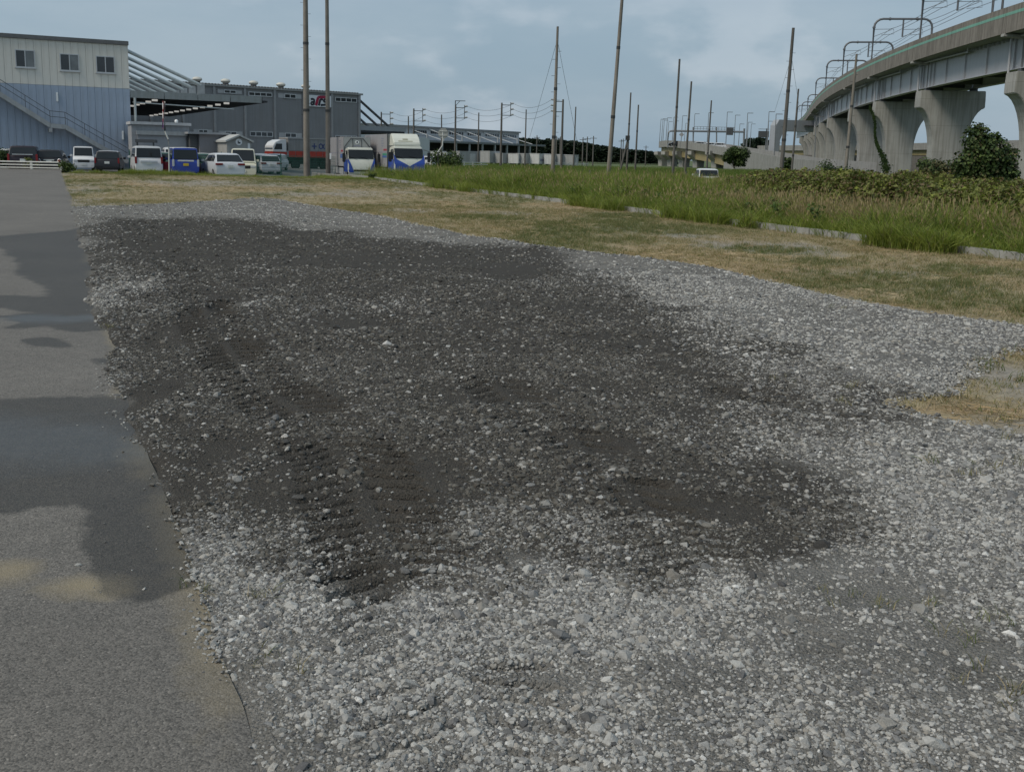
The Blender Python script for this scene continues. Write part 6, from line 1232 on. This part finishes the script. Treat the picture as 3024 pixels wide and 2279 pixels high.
for i, (px, y_, s_, lab) in enumerate(((1620, 482, .8, 'small bright weed clump at the kerb middle'), (1100, 387, .5, 'dark weed clump by the far kerb near the small truck'), (1160, 388, .5, 'dark weed clump by the far kerb near the large truck'), (2590/K, 706/K, .4, 'bright leafy weed at the gap in the kerb'))):
    p = dg(px, y_) if i != 1 and i != 2 else gnd(px, y_*K); bush(lab, Vector((p.x, p.y, 0)), s_*(1 if i else .6), s_*.7, 60+i, [L_M, L_Y] if i in (0, 3) else [L_D, L_M], (3, 1), 500, .07, 'weed_clump')
# creeper on a pier
s = ps2[3]; c0 = vp(s-1.2, .2, ZPT-.8); c1 = vp(s-1.2, 2.9, .6); q = MB(); r = random.Random(5)
V_, Fc = [], []
for k in range(900):
    t = r.random()**.8; p = c0.lerp(c1, t)+Vector((math.sin(t*9)*.25, -.06-.1*r.random(), 0)); sp = .10+.5*sstep(.6, 1, t); p += Vector((r.gauss(0, float(sp)*.5), r.gauss(0, .03), r.gauss(0, .15))); l = r.uniform(.10, .22); a = r.uniform(0, 6.28); j = len(V_)
    V_ += [p+Vector((math.cos(a)*l, -.03, math.sin(a)*l)), p+Vector((-math.sin(a)*l*.5, 0, math.cos(a)*l*.5)), p-Vector((math.cos(a)*l, .0, math.sin(a)*l)), p+Vector((math.sin(a)*l*.5, -.02, -math.cos(a)*l*.5))]; Fc.append((j, j+1, j+2, j+3))
me = bpy.data.meshes.new('creeper'); me.from_pydata(V_, [], Fc); me.materials.append(L_D); o = bpy.data.objects.new('pier_creeper', me); col.objects.link(o); tag(o, 'dark creeper climbing across the viaduct pier in front of the third pier', 'creeper')
# pine wood on the skyline: one dark mass
r = random.Random(77); pm = []
for i in range(7):
    V_, Fc = [], []
    for j in range(150):
        z = r.uniform(.12, 1.0); a = r.uniform(0, 6.283); wid = (.30*(1-z)**.7+.035)*r.uniform(.4, 1.1); c = Vector((math.cos(a)*wid, math.sin(a)*wid, z)); l = r.uniform(.05, .12)
        t = Vector((r.gauss(0, 1), r.gauss(0, 1), r.gauss(.2, .6))).normalized(); s_ = t.cross(Vector((r.gauss(0, 1), r.gauss(0, 1), r.gauss(0, 1)))).normalized(); q = len(V_)
        V_ += [c-t*l, c+s_*l*.5, c+t*l, c-s_*l*.5]; Fc.append((q, q+1, q+2, q+3))
    me = bpy.data.meshes.new('pine'); me.from_pydata(V_, [], Fc); me.materials.append(L_P); pm.append(me)
px = RNG.uniform(1530, 1985, 900); dd = RNG.uniform(400, 440, 900); hpx = np.interp(px, [1530, 1580, 1660, 1720, 1760, 1790, 1830, 1900, 1960, 1990], [412, 413, 417, 424, 430, 434, 441, 447, 452, 456])
px2 = RNG.uniform(2195, 2290, 160); dd2 = RNG.uniform(430, 450, 160); hp2 = np.interp(px2, [2195, 2215, 2240, 2260, 2290], [418, 412, 410, 416, 424])
px = np.concatenate([px, px2]); dd = np.concatenate([dd, dd2]); hpx = np.concatenate([hpx, hp2])
P = [cp(a, b, -.6) for a, b in zip(px, dd)]; hh = np.array([at(a, h, b).z+.6 for a, h, b in zip(px, hpx, dd)])*RNG.uniform(.72, 1.06, len(px))
n = len(P); wd_ = RNG.uniform(4.0, 6.5, n)*1.6; o = instancer('pine_wood', np.array([tuple(p) for p in P]), np.stack([np.zeros(n), np.zeros(n), RNG.uniform(0, 6.28, n)], -1), np.stack([wd_, wd_, hh], -1), RNG.integers(0, 7, n), piece_set('pine_piece', pm)); tag(o, 'dark pine wood along the far skyline', 'wood', kind='stuff')
# parking yard surface
xs = np.linspace(-75, -12, 60); ys = np.linspace(66.5, 175, 60); X, Y = np.meshgrid(xs, ys); grid_mesh('parking_yard', X, Y, gz(X, Y)+.01, mat('yard_asphalt', (.10, .10, .10), .9, var=.2, scale=.5), {})
